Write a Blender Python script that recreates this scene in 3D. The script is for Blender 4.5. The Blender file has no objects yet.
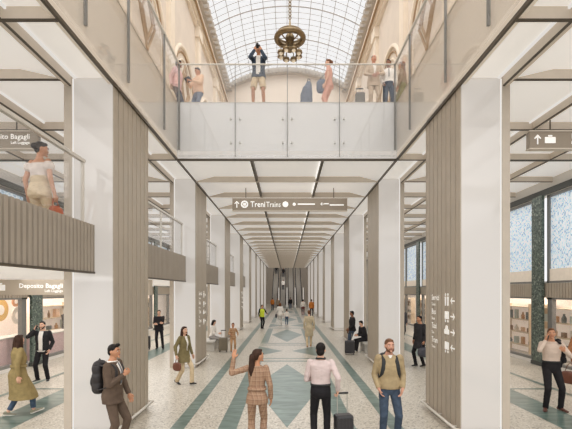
import bpy, bmesh, math, random
from mathutils import Vector, Matrix, noise
random.seed(7)
V = Vector
PI = math.pi
SC = bpy.context.scene
COL = SC.collection

# ------------------------------------------------------------------ materials
def lin(c):
    out = []
    for x in c:
        x = x / 255.0
        out.append(x / 12.92 if x <= 0.04045 else ((x + 0.055) / 1.055) ** 2.4)
    return (out[0], out[1], out[2], 1.0)

def _new(name):
    m = bpy.data.materials.new(name)
    m.use_nodes = True
    nt = m.node_tree
    b = nt.nodes['Principled BSDF']
    return m, nt, b

def mat(name, c, rough=0.55, metal=0.0, var=0.06, scale=6.0, spec=0.5, emit=None, es=0.0, bump=0.0, bscale=60.0):
    m, nt, b = _new(name)
    N, L = nt.nodes, nt.links
    tc = N.new('ShaderNodeTexCoord')
    nz = N.new('ShaderNodeTexNoise'); nz.inputs['Scale'].default_value = scale; nz.inputs['Detail'].default_value = 4
    L.new(tc.outputs['Object'], nz.inputs['Vector'])
    rp = N.new('ShaderNodeValToRGB')
    col = lin(c)
    a = tuple(min(1, x * (1 - var)) for x in col[:3]) + (1,)
    d = tuple(min(1, x * (1 + var)) for x in col[:3]) + (1,)
    rp.color_ramp.elements[0].position = 0.3; rp.color_ramp.elements[0].color = a
    rp.color_ramp.elements[1].position = 0.7; rp.color_ramp.elements[1].color = d
    L.new(nz.outputs['Fac'], rp.inputs['Fac'])
    L.new(rp.outputs['Color'], b.inputs['Base Color'])
    b.inputs['Roughness'].default_value = rough
    b.inputs['Metallic'].default_value = metal
    b.inputs['Specular IOR Level'].default_value = spec
    if emit:
        b.inputs['Emission Color'].default_value = lin(emit)
        b.inputs['Emission Strength'].default_value = es
    if bump:
        n2 = N.new('ShaderNodeTexNoise'); n2.inputs['Scale'].default_value = bscale
        L.new(tc.outputs['Object'], n2.inputs['Vector'])
        bp = N.new('ShaderNodeBump'); bp.inputs['Strength'].default_value = bump
        L.new(n2.outputs['Fac'], bp.inputs['Height']); L.new(bp.outputs['Normal'], b.inputs['Normal'])
    return m

def mat_glass(name, tint=(252, 252, 252), veil=0.05, refl=1.0):
    m = bpy.data.materials.new(name); m.use_nodes = True
    nt = m.node_tree; N, L = nt.nodes, nt.links
    N.remove(N['Principled BSDF'])
    out = N['Material Output']
    tr = N.new('ShaderNodeBsdfTransparent'); tr.inputs['Color'].default_value = lin(tint)
    gl = N.new('ShaderNodeBsdfGlossy'); gl.inputs['Roughness'].default_value = 0.03
    df = N.new('ShaderNodeBsdfDiffuse'); df.inputs['Color'].default_value = lin((235, 232, 230))
    # Schlick reflectance, the same from both faces of the pane
    lw = N.new('ShaderNodeLayerWeight'); lw.inputs['Blend'].default_value = .5
    pw = N.new('ShaderNodeMath'); pw.operation = 'POWER'; pw.inputs[1].default_value = 5.0
    L.new(lw.outputs['Facing'], pw.inputs[0])
    mu = N.new('ShaderNodeMath'); mu.operation = 'MULTIPLY_ADD'; mu.inputs[1].default_value = .75 * refl; mu.inputs[2].default_value = .035 * refl
    L.new(pw.outputs[0], mu.inputs[0])
    nz = N.new('ShaderNodeTexNoise'); nz.inputs['Scale'].default_value = 1.5
    m0 = N.new('ShaderNodeMath'); m0.operation = 'MULTIPLY'; m0.inputs[1].default_value = veil * 2
    L.new(nz.outputs['Fac'], m0.inputs[0])
    m1 = N.new('ShaderNodeMixShader'); L.new(m0.outputs[0], m1.inputs[0])
    L.new(tr.outputs[0], m1.inputs[1]); L.new(df.outputs[0], m1.inputs[2])
    m2 = N.new('ShaderNodeMixShader'); L.new(mu.outputs[0], m2.inputs[0])
    L.new(m1.outputs[0], m2.inputs[1]); L.new(gl.outputs[0], m2.inputs[2])
    L.new(m2.outputs[0], out.inputs['Surface'])
    return m

def mat_vor(name, stops, scale, rough=0.35, mapscale=(1, 1, 1), emit=0.0, metric=None, spec=0.5):
    """cells of random tone (terrazzo, mosaic)"""
    m, nt, b = _new(name); N, L = nt.nodes, nt.links
    tc = N.new('ShaderNodeTexCoord'); mp = N.new('ShaderNodeMapping')
    mp.inputs['Scale'].default_value = mapscale
    L.new(tc.outputs['Object'], mp.inputs['Vector'])
    vo = N.new('ShaderNodeTexVoronoi'); vo.inputs['Scale'].default_value = scale
    if metric:
        vo.distance = metric; vo.inputs['Randomness'].default_value = .45
    L.new(mp.outputs[0], vo.inputs['Vector'])
    sp = N.new('ShaderNodeSeparateColor'); L.new(vo.outputs['Color'], sp.inputs[0])
    rp = N.new('ShaderNodeValToRGB'); rp.color_ramp.interpolation = 'CONSTANT'
    e = rp.color_ramp.elements
    e[0].position = stops[0][0]; e[0].color = lin(stops[0][1])
    e[1].position = stops[1][0]; e[1].color = lin(stops[1][1])
    for p, c in stops[2:]:
        k = e.new(p); k.color = lin(c)
    L.new(sp.outputs[0], rp.inputs['Fac'])
    L.new(rp.outputs['Color'], b.inputs['Base Color'])
    b.inputs['Roughness'].default_value = rough
    b.inputs['Specular IOR Level'].default_value = spec
    if emit:
        L.new(rp.outputs['Color'], b.inputs['Emission Color']); b.inputs['Emission Strength'].default_value = emit
    return m

def mat_marble(name, c0, c1, scale=2.0, rough=0.3):
    m, nt, b = _new(name); N, L = nt.nodes, nt.links
    tc = N.new('ShaderNodeTexCoord'); mp = N.new('ShaderNodeMapping')
    mp.inputs['Scale'].default_value = (0.7, 2.6, 1); mp.inputs['Rotation'].default_value = (0, 0, 0.25)
    L.new(tc.outputs['Object'], mp.inputs['Vector'])
    nz = N.new('ShaderNodeTexNoise'); nz.inputs['Scale'].default_value = scale; nz.inputs['Detail'].default_value = 7
    nz.inputs['Distortion'].default_value = 1.2
    L.new(mp.outputs[0], nz.inputs['Vector'])
    rp = N.new('ShaderNodeValToRGB')
    rp.color_ramp.elements[0].position = 0.35; rp.color_ramp.elements[0].color = lin(c0)
    rp.color_ramp.elements[1].position = 0.68; rp.color_ramp.elements[1].color = lin(c1)
    L.new(nz.outputs['Fac'], rp.inputs['Fac']); L.new(rp.outputs['Color'], b.inputs['Base Color'])
    b.inputs['Roughness'].default_value = rough
    return m

def mat_plaid(name, base, dark, light, pitch=0.09, rough=0.8):
    m, nt, b = _new(name); N, L = nt.nodes, nt.links
    tc = N.new('ShaderNodeTexCoord'); sp = N.new('ShaderNodeSeparateXYZ')
    L.new(tc.outputs['Object'], sp.inputs[0])
    def stripe(src, off, w):
        a = N.new('ShaderNodeMath'); a.operation = 'ADD'; a.inputs[1].default_value = off + 5
        L.new(src, a.inputs[0])
        d = N.new('ShaderNodeMath'); d.operation = 'DIVIDE'; d.inputs[1].default_value = pitch
        L.new(a.outputs[0], d.inputs[0])
        f = N.new('ShaderNodeMath'); f.operation = 'FRACT'; L.new(d.outputs[0], f.inputs[0])
        g = N.new('ShaderNodeMath'); g.operation = 'LESS_THAN'; g.inputs[1].default_value = w
        L.new(f.outputs[0], g.inputs[0]); return g.outputs[0]
    xy = N.new('ShaderNodeMath'); xy.operation = 'ADD'
    L.new(sp.outputs[0], xy.inputs[0]); L.new(sp.outputs[1], xy.inputs[1])
    col = None
    prev = N.new('ShaderNodeRGB'); prev.outputs[0].default_value = lin(base); prev = prev.outputs[0]
    for src, off, w, c, fac in ((xy.outputs[0], 0, .3, dark, .38), (sp.outputs[2], 0, .3, dark, .38),
                                (xy.outputs[0], .05, .12, light, .4), (sp.outputs[2], .05, .12, light, .4)):
        s = stripe(src, off, w)
        f = N.new('ShaderNodeMath'); f.operation = 'MULTIPLY'; f.inputs[1].default_value = fac; L.new(s, f.inputs[0])
        mx = N.new('ShaderNodeMix'); mx.data_type = 'RGBA'
        L.new(f.outputs[0], mx.inputs[0]); L.new(prev, mx.inputs[6]); mx.inputs[7].default_value = lin(c)
        prev = mx.outputs[2]
    L.new(prev, b.inputs['Base Color']); b.inputs['Roughness'].default_value = rough
    return m

def mat_emit(name, c, s):
    m = bpy.data.materials.new(name); m.use_nodes = True
    nt = m.node_tree; N, L = nt.nodes, nt.links
    N.remove(N['Principled BSDF'])
    e = N.new('ShaderNodeEmission'); e.inputs[0].default_value = lin(c); e.inputs[1].default_value = s
    L.new(e.outputs[0], N['Material Output'].inputs[0]); return m

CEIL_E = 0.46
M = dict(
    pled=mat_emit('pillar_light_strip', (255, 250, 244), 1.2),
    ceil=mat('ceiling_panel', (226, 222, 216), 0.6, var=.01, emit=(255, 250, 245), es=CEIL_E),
    beam=mat('beige_beam', (214, 202, 187), 0.5, var=.03),
    bronze=mat('dark_bronze_trim', (78, 68, 54), 0.45, var=.05),
    rib=mat('ribbed_taupe_cladding', (176, 163, 146), 0.5, var=.04, scale=3),
    brib=mat('ribbed_balcony_cladding', (164, 152, 137), 0.5, var=.04, scale=3),
    led2=mat_emit('soft_led', (255, 249, 242), 1.05),
    jamb=mat('beige_metal_jamb', (194, 182, 167), 0.42, var=.03),
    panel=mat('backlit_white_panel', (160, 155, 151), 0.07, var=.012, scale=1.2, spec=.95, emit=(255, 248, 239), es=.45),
    fascia=mat('white_fascia_panel', (236, 234, 231), 0.35, var=.012, scale=1.2),
    sfascia=mat('warm_white_side_panel', (246, 236, 222), 0.35, var=.012, scale=1.2),
    white=mat('white_paint', (226, 221, 214), 0.6, var=.02),
    steel=mat('brushed_steel', (196, 192, 184), 0.35, metal=.55, var=.05),
    wmetal=mat('pale_metal', (214, 208, 198), 0.35, metal=.2, var=.03),
    led=mat_emit('led_strip', (255, 249, 240), 1.5),
    glass=mat_glass('railing_glass', veil=.025, refl=.9),
    shopglass=mat_glass('shop_glass', veil=.02, refl=.8),
    stone=mat('warm_limestone', (222, 210, 196), 0.75, var=.05, scale=.8, bump=.1, bscale=8),
    stone2=mat('pale_limestone_trim', (236, 223, 205), 0.7, var=.04, scale=1.5),
    stonedk=mat('stone_shade_line', (170, 142, 110), 0.7, var=.06),  # brown tone puts moulding shade into the colour of the stone relief
    terrazzo=mat_vor('terrazzo', [(0, (196, 188, 174)), (.50, (184, 175, 160)), (.76, (158, 149, 133)), (.86, (212, 206, 194)), (.95, (126, 118, 104))], 34, rough=.32),
    green=mat_marble('green_marble', (76, 96, 88), (116, 134, 126), 2.2),
    greendk=mat_vor('green_terrazzo', [(0, (78, 90, 82)), (.4, (98, 112, 102)), (.75, (56, 66, 60)), (.9, (142, 150, 138))], 22, rough=.3),
    charcoal=mat('charcoal_metal', (74, 76, 72), 0.4, var=.05),
    greymetal=mat('grey_window_frame', (132, 130, 126), 0.4, metal=.2, var=.04),
    frost=mat_vor('frosted_mosaic_glass', [(0, (206, 220, 232)), (.3, (186, 206, 222)), (.5, (222, 231, 238)), (.72, (160, 182, 200)), (.86, (236, 241, 244))], 20, rough=.25, mapscale=(1, 1, 1), emit=.5, metric='CHEBYCHEV'),
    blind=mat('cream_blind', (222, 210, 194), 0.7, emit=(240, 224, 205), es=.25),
    shopwall=mat('shop_interior', (240, 228, 217), 0.7, emit=(255, 238, 222), es=.35, var=.03),  # warm glow in the wall colour stands in for shop lighting
    lettering=mat('white_lettering', (250, 248, 244), 0.5, var=.01, emit=(255, 250, 244), es=.35),
    sign_glow=mat('taupe_sign_added_glow', (158, 145, 128), 0.45, var=.02, emit=(158, 145, 128), es=.55),  # glow in its own colour added to brighten the sign
    mezz=mat('mezzanine_floor', (176, 168, 156), .4, var=.03),
    signp=mat('taupe_sign_panel', (148, 135, 118), 0.45, var=.02),
    sky=mat_glass('vault_glass', tint=(250, 250, 250), veil=.06, refl=.4),
    bar=mat('grey_glazing_bar', (172, 168, 164), 0.5, var=.05),
    dentil=mat('grey_dentil', (182, 174, 164), 0.7, var=.1),
    brass=mat('aged_bronze', (128, 110, 82), 0.35, metal=.75, var=.15),
    globe=mat('lamp_globe', (240, 232, 215), 0.3, emit=(255, 235, 200), es=.1),
    pink=mat('pink_laminate', (228, 198, 196), 0.5, var=.04),
    orange=mat('orange_print', (232, 176, 112), 0.6, var=.05),
    bench=mat('bench_stone', (190, 186, 178), 0.5, var=.04),
)

# ------------------------------------------------------------------ mesh builder
def frame_of(d):
    d = d.normalized()
    a = V((0, 0, 1)) if abs(d.z) < 0.9 else V((1, 0, 0))
    x = d.cross(a).normalized(); y = x.cross(d).normalized()
    return x, y

class MB:
    def __init__(s): s.v = []; s.f = []; s.mi = []
    def add(s, vs, fs, mi=0):
        o = len(s.v); s.v += [V(p) for p in vs]
        for f in fs: s.f.append([o + i for i in f]); s.mi.append(mi)
        return s
    def box(s, x0, x1, y0, y1, z0, z1, mi=0):
        x0, x1 = min(x0, x1), max(x0, x1); y0, y1 = min(y0, y1), max(y0, y1); z0, z1 = min(z0, z1), max(z0, z1)
        vs = [(x, y, z) for z in (z0, z1) for y in (y0, y1) for x in (x0, x1)]
        return s.add(vs, [(0, 2, 3, 1), (4, 5, 7, 6), (0, 1, 5, 4), (2, 6, 7, 3), (0, 4, 6, 2), (1, 3, 7, 5)], mi)
    def obox(s, c, ax, ay, az, mi=0):
        c = V(c); vs = [c + ax * i + ay * j + az * k for k in (-1, 1) for j in (-1, 1) for i in (-1, 1)]
        return s.add(vs, [(0, 2, 3, 1), (4, 5, 7, 6), (0, 1, 5, 4), (2, 6, 7, 3), (0, 4, 6, 2), (1, 3, 7, 5)], mi)
    def rings(s, rings, mi=0, cap=True, close=True):
        n = len(rings[0]); vs = [p for r in rings for p in r]; fs = []
        for k in range(len(rings) - 1):
            for i in range(n if close else n - 1):
                j = (i + 1) % n
                fs.append((k * n + i, k * n + j, (k + 1) * n + j, (k + 1) * n + i))
        if cap:
            fs.append(tuple(reversed(range(n)))); fs.append(tuple(range((len(rings) - 1) * n, len(rings) * n)))
        return s.add(vs, fs, mi)
    def cyl(s, p, q, r0, r1=None, seg=12, mi=0):
        p, q = V(p), V(q); r1 = r0 if r1 is None else r1
        x, y = frame_of(q - p)
        R = [[c + (x * math.cos(2 * PI * i / seg) + y * math.sin(2 * PI * i / seg)) * r for i in range(seg)] for c, r in ((p, r0), (q, r1))]
        return s.rings(R, mi)
    def tube(s, pts, r, seg=8, mi=0, flat=1.0):
        pts = [V(p) for p in pts]; R = []
        px = None
        for k, p in enumerate(pts):
            d = (pts[min(k + 1, len(pts) - 1)] - pts[max(k - 1, 0)])
            if d.length < 1e-9: d = V((0, 0, 1))
            d.normalize()
            if px is None: x, y = frame_of(d)
            else:
                x = (px - d * px.dot(d)).normalized(); y = x.cross(d)
            px = x
            rr = r[k] if isinstance(r, (list, tuple)) else r
            R.append([p + (x * math.cos(2 * PI * i / seg) + y * math.sin(2 * PI * i / seg) * flat) * rr for i in range(seg)])
        return s.rings(R, mi)
    def capsule(s, p, q, r0, r1, seg=14, mi=0, flat_end=False):
        p, q = V(p), V(q); d = q - p
        if d.length < 1e-6: d = V((0, 0, 1e-4))
        L = d.length; d = d / L; x, y = frame_of(d); R = []
        prof = [(-r0 * math.cos(a), r0 * math.sin(a)) for a in (0.12, .5, 1.0, PI / 2)]
        if flat_end: prof += [(L, r1)]
        else: prof += [(L + r1 * math.sin(a), r1 * math.cos(a)) for a in (0, .57, 1.07, 1.45)]
        for t, r in prof:
            R.append([p + d * t + (x * math.cos(2 * PI * i / seg) + y * math.sin(2 * PI * i / seg)) * r for i in range(seg)])
        return s.rings(R, mi)
    def ell(s, c, rad, ax=None, seg=18, rn=12, mi=0, fn=None):
        c = V(c); ax = ax or (V((1, 0, 0)), V((0, 1, 0)), V((0, 0, 1))); R = []
        for k in range(rn + 1):
            t = -PI / 2 + PI * k / rn
            t = max(-PI / 2 + .08, min(PI / 2 - .08, t))
            ring = []
            for i in range(seg):
                a = 2 * PI * i / seg
                u = [math.cos(t) * math.cos(a) * rad[0], math.cos(t) * math.sin(a) * rad[1], math.sin(t) * rad[2]]
                if fn: u = fn(u)
                ring.append(c + ax[0] * u[0] + ax[1] * u[1] + ax[2] * u[2])
            R.append(ring)
        return s.rings(R, mi)
    def lathe(s, c, prof, seg=20, mi=0):
        c = V(c)
        R = [[c + V((r * math.cos(2 * PI * i / seg), r * math.sin(2 * PI * i / seg), z)) for i in range(seg)] for r, z in prof]
        return s.rings(R, mi)
    def prism(s, pts, off, mi=0):
        """closed polygon pts (3D) extruded by vector off"""
        off = V(off); a = [V(p) for p in pts]; b = [p + off for p in a]
        return s.rings([a, b], mi)
    def build(s, name, mats, parent=None, off=(0, 0, 0), smooth=False, bevel=0.0, solid=0.0):
        if not isinstance(mats, (list, tuple)): mats = [mats]
        me = bpy.data.meshes.new(name)
        o = V(off)
        me.from_pydata([tuple(p - o) for p in s.v], [], s.f)
        for m in mats: me.materials.append(m)
        for i, p in enumerate(me.polygons):
            p.material_index = s.mi[i]; p.use_smooth = smooth
        me.update()
        bm = bmesh.new(); bm.from_mesh(me); bmesh.ops.recalc_face_normals(bm, faces=bm.faces); bm.to_mesh(me); bm.free()
        ob = bpy.data.objects.new(name, me); COL.objects.link(ob)
        if parent: ob.parent = parent
        if bevel:
            b = ob.modifiers.new('b', 'BEVEL'); b.width = bevel; b.segments = 2; b.limit_method = 'ANGLE'
        if solid:
            b = ob.modifiers.new('s', 'SOLIDIFY'); b.thickness = solid
        return ob

def tag(o, label=None, cat=None, group=None, kind=None):
    if label: o['label'] = label
    if cat: o['category'] = cat
    if group: o['group'] = group
    if kind: o['kind'] = kind
    return o

def thing(name, label, cat, loc=(0, 0, 0), rz=0.0, group=None):
    o = bpy.data.objects.new(name, None); COL.objects.link(o)
    o.empty_display_size = 0.1
    o.location = loc; o.rotation_euler = (0, 0, rz)
    return tag(o, label, cat, group)

def struct(name, mb, mats, parent=None, **k):
    o = mb.build(name, mats, parent, **k)
    if parent is None: o['kind'] = 'structure'
    return o

_tn = [0]
def trim(mb, mats, **k):
    _tn[0] += 1
    return struct('trim_%d' % _tn[0], mb, mats, **k)

def text_mesh(txt, size, bold=0.0):
    cu = bpy.data.curves.new('txt', 'FONT'); cu.body = txt; cu.size = size; cu.offset = bold
    cu.resolution_u = 2
    o = bpy.data.objects.new('txt', cu); COL.objects.link(o)
    dg = bpy.context.evaluated_depsgraph_get(); dg.update()
    me = bpy.data.meshes.new_from_object(o.evaluated_get(dg))
    vs = [v.co.copy() for v in me.vertices]; fs = [list(p.vertices) for p in me.polygons]
    bpy.data.objects.remove(o); bpy.data.curves.remove(cu); bpy.data.meshes.remove(me)
    return vs, fs

def put_text(mb, txt, size, org, ux, uy, bold=0.0, align='L', width=None):
    """flat letters with left baseline at org, running along ux"""
    vs, fs = text_mesh(txt, size, bold)
    w = max(v.x for v in vs)
    k = (width / w) if width else 1.0
    sh = 0 if align == 'L' else (w * k if align == 'R' else w * k / 2)
    org, ux, uy = V(org), V(ux), V(uy)
    mb.add([org + ux * (v.x * k - sh) + uy * v.y for v in vs], fs)
    return w * k

def disc(mb, org, ux, uy, cx, cy, r, n=16, hole=0.0):
    org, ux, uy = V(org), V(ux), V(uy)
    o = [org + ux * (cx + r * math.cos(2 * PI * i / n)) + uy * (cy + r * math.sin(2 * PI * i / n)) for i in range(n)]
    if hole:
        q = [org + ux * (cx + hole * math.cos(2 * PI * i / n)) + uy * (cy + hole * math.sin(2 * PI * i / n)) for i in range(n)]
        mb.add(o + q, [(i, (i + 1) % n, n + (i + 1) % n, n + i) for i in range(n)])
    else: mb.add(o, [tuple(range(n))])

def flat(mb, org, ux, uy, pts):
    org, ux, uy = V(org), V(ux), V(uy)
    mb.add([org + ux * a + uy * b for a, b in pts], [tuple(range(len(pts)))])

def arrow(mb, org, ux, uy, cx, cy, s, ang):
    c, d = math.cos(ang), math.sin(ang)
    def R(p): return [(cx + s * (a * c - b * d), cy + s * (a * d + b * c)) for a, b in p]
    flat(mb, org, ux, uy, R([(-.5, -.07), (.35, -.07), (.35, .07), (-.5, .07)]))
    flat(mb, org, ux, uy, R([(.5, 0), (.12, .36), (.02, .27), (.3, 0), (.02, -.27), (.12, -.36)]))

def suitcase_icon(mb, org, ux, uy, cx, cy, s):
    flat(mb, org, ux, uy, [(cx - s * .5, cy - s * .35), (cx + s * .5, cy - s * .35), (cx + s * .5, cy + s * .22), (cx - s * .5, cy + s * .22)])
    flat(mb, org, ux, uy, [(cx - s * .2, cy + s * .26), (cx + s * .2, cy + s * .26), (cx + s * .2, cy + s * .4), (cx - s * .2, cy + s * .4)])

ORD = ['nearest', 'second', 'third', 'fourth', 'fifth', 'sixth', 'seventh', 'eighth', 'ninth', 'tenth']
# ------------------------------------------------------------------ dimensions
CE = 6.55          # concourse ceiling
HW = 3.15          # half width of the concourse between pillars
PX1 = 3.90         # outer face of pillar white panel
PY0, PL, BAY = 7.28, 1.80, 6.55
NP = 9
VOID = 11.45       # far edge of the opening in the ceiling
GF = 8.03          # gallery floor
FX = 9.10          # shop fronts
YEND = 66.0

# ------------------------------------------------------------------ floor
fl = MB()
fl.box(-11.9, 11.9, -3, 84, -0.2, 0.0, 0)
def inlay(pts, mi=1, z=0.003):
    fl.add([(x, y, z) for x, y in pts], [tuple(range(len(pts)))], mi)
def rect(x0, x1, y0, y1, **k): inlay([(x0, y0), (x1, y0), (x1, y1), (x0, y1)], **k)
for s in (-1, 1):
    rect(s * 1.98, s * 2.25, 0, 64)
    # aisle lines
    rect(s * 5.3, s * 6.05, 0, 64); rect(s * 7.15, s * 7.3, 0, 64)
    for k in range(10):
        y = PY0 + BAY * k - 3.0
        rect(s * 6.05, s * 7.15, y - .06, y + .06)
for k in range(-1, 5):
    c = 11.1 + 13.1 * k
    inlay([(0, c - 3.35), (.93, c), (0, c + 3.35), (-.93, c)])
    for s in (-1, 1):
        rect(s * .97, s * 1.33, c - 3.75, c + 3.75)
    for yy in (c - 4.0, c + 4.0):
        rect(-1.33, 1.33, yy - .10, yy + .10)
    b = c + 6.55
    for q in (-1, 1):
        inlay([(q * 1.33, b - 1.5), (q * .2, b), (q * 1.33, b + 1.5)])
    for yy in (b - 1.95, b + 1.95): rect(-1.33, 1.33, yy - .09, yy + .09)
struct('floor', fl, [M['terrazzo'], M['green']])

# ------------------------------------------------------------------ ceiling
c = MB()
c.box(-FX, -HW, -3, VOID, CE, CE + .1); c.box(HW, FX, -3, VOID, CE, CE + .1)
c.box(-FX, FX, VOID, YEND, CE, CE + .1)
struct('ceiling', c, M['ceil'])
FB = 6.37          # underside of the fins and edge trims
def fin(x0, x1, y, tap, lo=True, hi=True, t=.045, bot=1):
    """thin cross fin: level underside, top edge dropping towards its ends"""
    top = CE + .002
    pts = [(x0, FB + .02 if lo else top)]
    if lo: pts.append((x0 + tap, top))
    if hi: pts += [(x1 - tap, top), (x1, FB + .02)]
    else: pts.append((x1, top))
    pts += [(x1, FB + .0), (x0, FB + .0)]
    m = MB().prism([(x, y - t / 2, z) for x, z in pts], (0, t, 0))
    return m.box(x0, x1, y - t / 2 - .004, y + t / 2 + .004, FB - .006, FB + .010, bot)
BM = [M['beam'], M['bronze']]
ys = [4.85 + 2.2 * k for k in range(28)]
for y in ys:
    if y > VOID + .5:
        trim(fin(-HW + .06, HW - .06, y, .62, bot=0), BM)
    for s in (-1, 1):
        if y > 40 or y < 6: continue
        m = fin(4.0, FX - .05, y, .7, True, False)
        if s < 0:
            for v in m.v: v.x = -v.x
        trim(m, BM)
for s in (-1, 1):
    for y in (5.5, 11.38):
        trim(fin(s * (HW + .01) if s > 0 else -(FX - .05), s * (FX - .05) if s > 0 else -(HW + .01), y, .5, False, False), BM)
    for i, x in enumerate((3.97, 5.7, 7.5)):
        t = .10 if i == 0 else .06
        m = MB(); y1 = YEND if i == 0 else 44
        m.box(s * (x - t / 2), s * (x + t / 2), 0, y1, FB + .01, CE)
        m.box(s * (x - t / 2 - .003), s * (x - t / 2 + .03), 0, y1, FB - .004, FB + .02, 1)
        m.box(s * (x - t / 2 + .03), s * (x + t / 2), 0, y1, FB, FB + .01, 0)
        trim(m, BM)
    # dark edge line along pillar heads and round the opening
    trim(MB().box(s * (HW - .035), s * (HW + .008), 0, YEND, FB, FB + .06), M['bronze'])
trim(MB().box(-HW, HW, VOID - .03, VOID + .02, FB, FB + .06), M['bronze'])
# soft light lines beside the pillar head beam
for s, w in ((-1, 'left'), (1, 'right')):
    t = thing('light_line', 'long white light line along the %s pillar heads at the ceiling' % w, 'light', (s * 3.86, 30, CE - .02))
    MB().box(-.015, .015, -30, 36, -.02, .018).build('diffuser', M['led2'], t)
    t = thing('light_line', 'thin light line in the %s aisle ceiling beside a beige beam' % w, 'light', (s * 5.6, 20, CE - .02))
    MB().box(-.012, .012, -20, 26, -.02, .018).build('diffuser', M['led2'], t)
for s, w in ((-1, 'left'), (1, 'right')):
    t = thing('ceiling_track', '%s of the two dark ceiling tracks with a white light edge over the concourse' % w, 'ceiling light', (s * 1.03, VOID, CE))
    MB().box(-.035, .035, .05, YEND - VOID, -.17, -.0).build('channel', M['bronze'], t)
    MB().box(-.06, -.036, .05, YEND - VOID, -.08, -.0).build('light_strip', M['led'], t)

# ------------------------------------------------------------------ pillars
def ribbed(x_out, depth, y0, y1, z0, z1, pitch, groove, s, axis='y'):
    """vertical ribs, flat faced with narrow grooves; face at x = s*x_out"""
    pr = []
    n = max(1, round((y1 - y0) / pitch)); p = (y1 - y0) / n
    for i in range(n):
        a = y0 + i * p
        pr += [(0, a), (0, a + p - groove), (depth, a + p - groove * .8), (depth, a + p - groove * .2)]
    pr += [(0, y1), (depth + .01, y1), (depth + .01, y0)]
    m = MB()
    return m.rings([[(s * (x_out + d), y, z0) for d, y in pr], [(s * (x_out + d), y, z1) for d, y in pr]])
pl_lab = {
    (-1, 0): 'ribbed taupe pillar at front left, behind the man in a brown suit',
    (-1, 1): 'second pillar of the left row, with white directory lettering, behind the woman in an olive blazer',
    (-1, 2): 'third pillar of the left row, beside the child in a tan outfit',
    (-1, 3): 'fourth pillar of the left row, with small white lettering',
    (1, 0): 'ribbed taupe pillar at front right with a white directory of arrows and icons',
    (1, 1): 'second pillar of the right row, just behind the bearded man in a tan sweater',
    (1, 2): 'third pillar of the right row, behind the man with a black suitcase',
}
SIDE = {-1: 'left', 1: 'right'}
pillars = {}
for s in (-1, 1):
    for k in range(NP):
        y0 = PY0 + BAY * k; y1 = y0 + PL
        lab = pl_lab.get((s, k), '%s pillar of the %s row, ribbed taupe with a white end panel' % (ORD[k], SIDE[s]))
        t = thing('pillar', lab, 'pillar', (s * 3.5, y0 + PL / 2, 0), 0, 'pillars along the concourse')
        pillars[(s, k)] = t
        O = (s * 3.5, y0 + PL / 2, 0)
        top = CE - .002
        ribbed(HW, .045, y0, y1, .02, top - .06, .225, .05, s).build('ribbed_cladding', M['rib'], t, O)
        MB().box(s * (HW + .06), s * PX1, y0 + .03, y1 - .03, 0, top - .005).build('core', M['white'], t, O)
        for yy, e in ((y0, 1), (y1, -1)):
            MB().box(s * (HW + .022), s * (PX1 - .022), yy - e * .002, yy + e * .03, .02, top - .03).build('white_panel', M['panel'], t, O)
            MB().box(s * (PX1 - .02), s * (PX1 + .010), yy + e * .004, yy + e * .03, .02, top - .03).build('light_strip', M['pled'], t, O)
            MB().box(s * (PX1 + .012), s * (PX1 + .15), yy - e * .02, yy + e * .13, 0, top - .005).build('jamb', M['jamb'], t, O)
        # bumper rail round the base
        r = .09
        m = MB()
        m.tube([(s * (PX1), y0 - r, .14), (s * (HW), y0 - r, .14), (s * (HW - r), y0 - r * .3, .14), (s * (HW - r), y1 + r * .3, .14), (s * HW, y1 + r, .14), (s * PX1, y1 + r, .14)], .028, 8)
        for yy in (y0 + .15, (y0 + y1) / 2, y1 - .15):
            m.cyl((s * (HW - r), yy, .14), (s * (HW + .03), yy, .14), .014, seg=6)
        m.cyl((s * 3.5, y0 - r, .14), (s * 3.5, y0 + .02, .14), .014, seg=6); m.cyl((s * 3.5, y1 + r, .14), (s * 3.5, y1 - .02, .14), .014, seg=6)
        m.build('bumper_rail', M['wmetal'], t, O, smooth=True)

# white lettering on pillar claddings (directory)
def directory(s, k, rows, zt, dz, size, ya, yi):
    t = pillars[(s, k)]; O = t.location
    m = MB(); x = s * (HW - .004)
    ux = V((0, 1 if s < 0 else -1, 0)); uy = V((0, 0, 1))
    y0 = PY0 + BAY * k
    st = y0 + (ya if s < 0 else PL - ya)
    for i, (a, b, ic, ar) in enumerate(rows):
        z = zt - i * dz
        org = V((x, st, z))
        put_text(m, a, size, org, ux, uy, .002)
        put_text(m, b, size * .5, org - uy * size * .72, ux, uy, .001)
        cx = yi
        if ic == 'wc':
            for q in (-.06, .06):
                disc(m, org, ux, uy, cx + q, .12, .03)
                flat(m, org, ux, uy, [(cx + q - .04, .08), (cx + q + .04, .08), (cx + q + .03, -.1), (cx + q - .03, -.1)])
        elif ic == 'bus':
            flat(m, org, ux, uy, [(cx - .1, -.06), (cx + .1, -.06), (cx + .1, .09), (cx - .1, .09)])
            disc(m, org, ux, uy, cx - .06, -.1, .03); disc(m, org, ux, uy, cx + .06, -.1, .03)
        else:
            flat(m, org, ux, uy, [(cx - .12, -.06), (cx + .12, -.06), (cx + .12, .03), (cx + .07, .04), (cx + .05, .11), (cx - .05, .11), (cx - .07, .04), (cx - .12, .03)])
        arrow(m, org, ux, uy, cx + .28, 0, .2, {'l': PI, 'r': 0, 'u': PI / 2}[ar])
    m.build('lettering', M['lettering'], t, O)
directory(1, 0, [('Servizi', 'Toilets', 'wc', 'l'), ('Bus', 'Buses', 'bus', 'r'), ('Taxi', 'Taxi', 'taxi', 'r'), ('Tram', 'Trams', 'bus', 'l')], 2.46, .30, .165, .38, .82)
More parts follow.
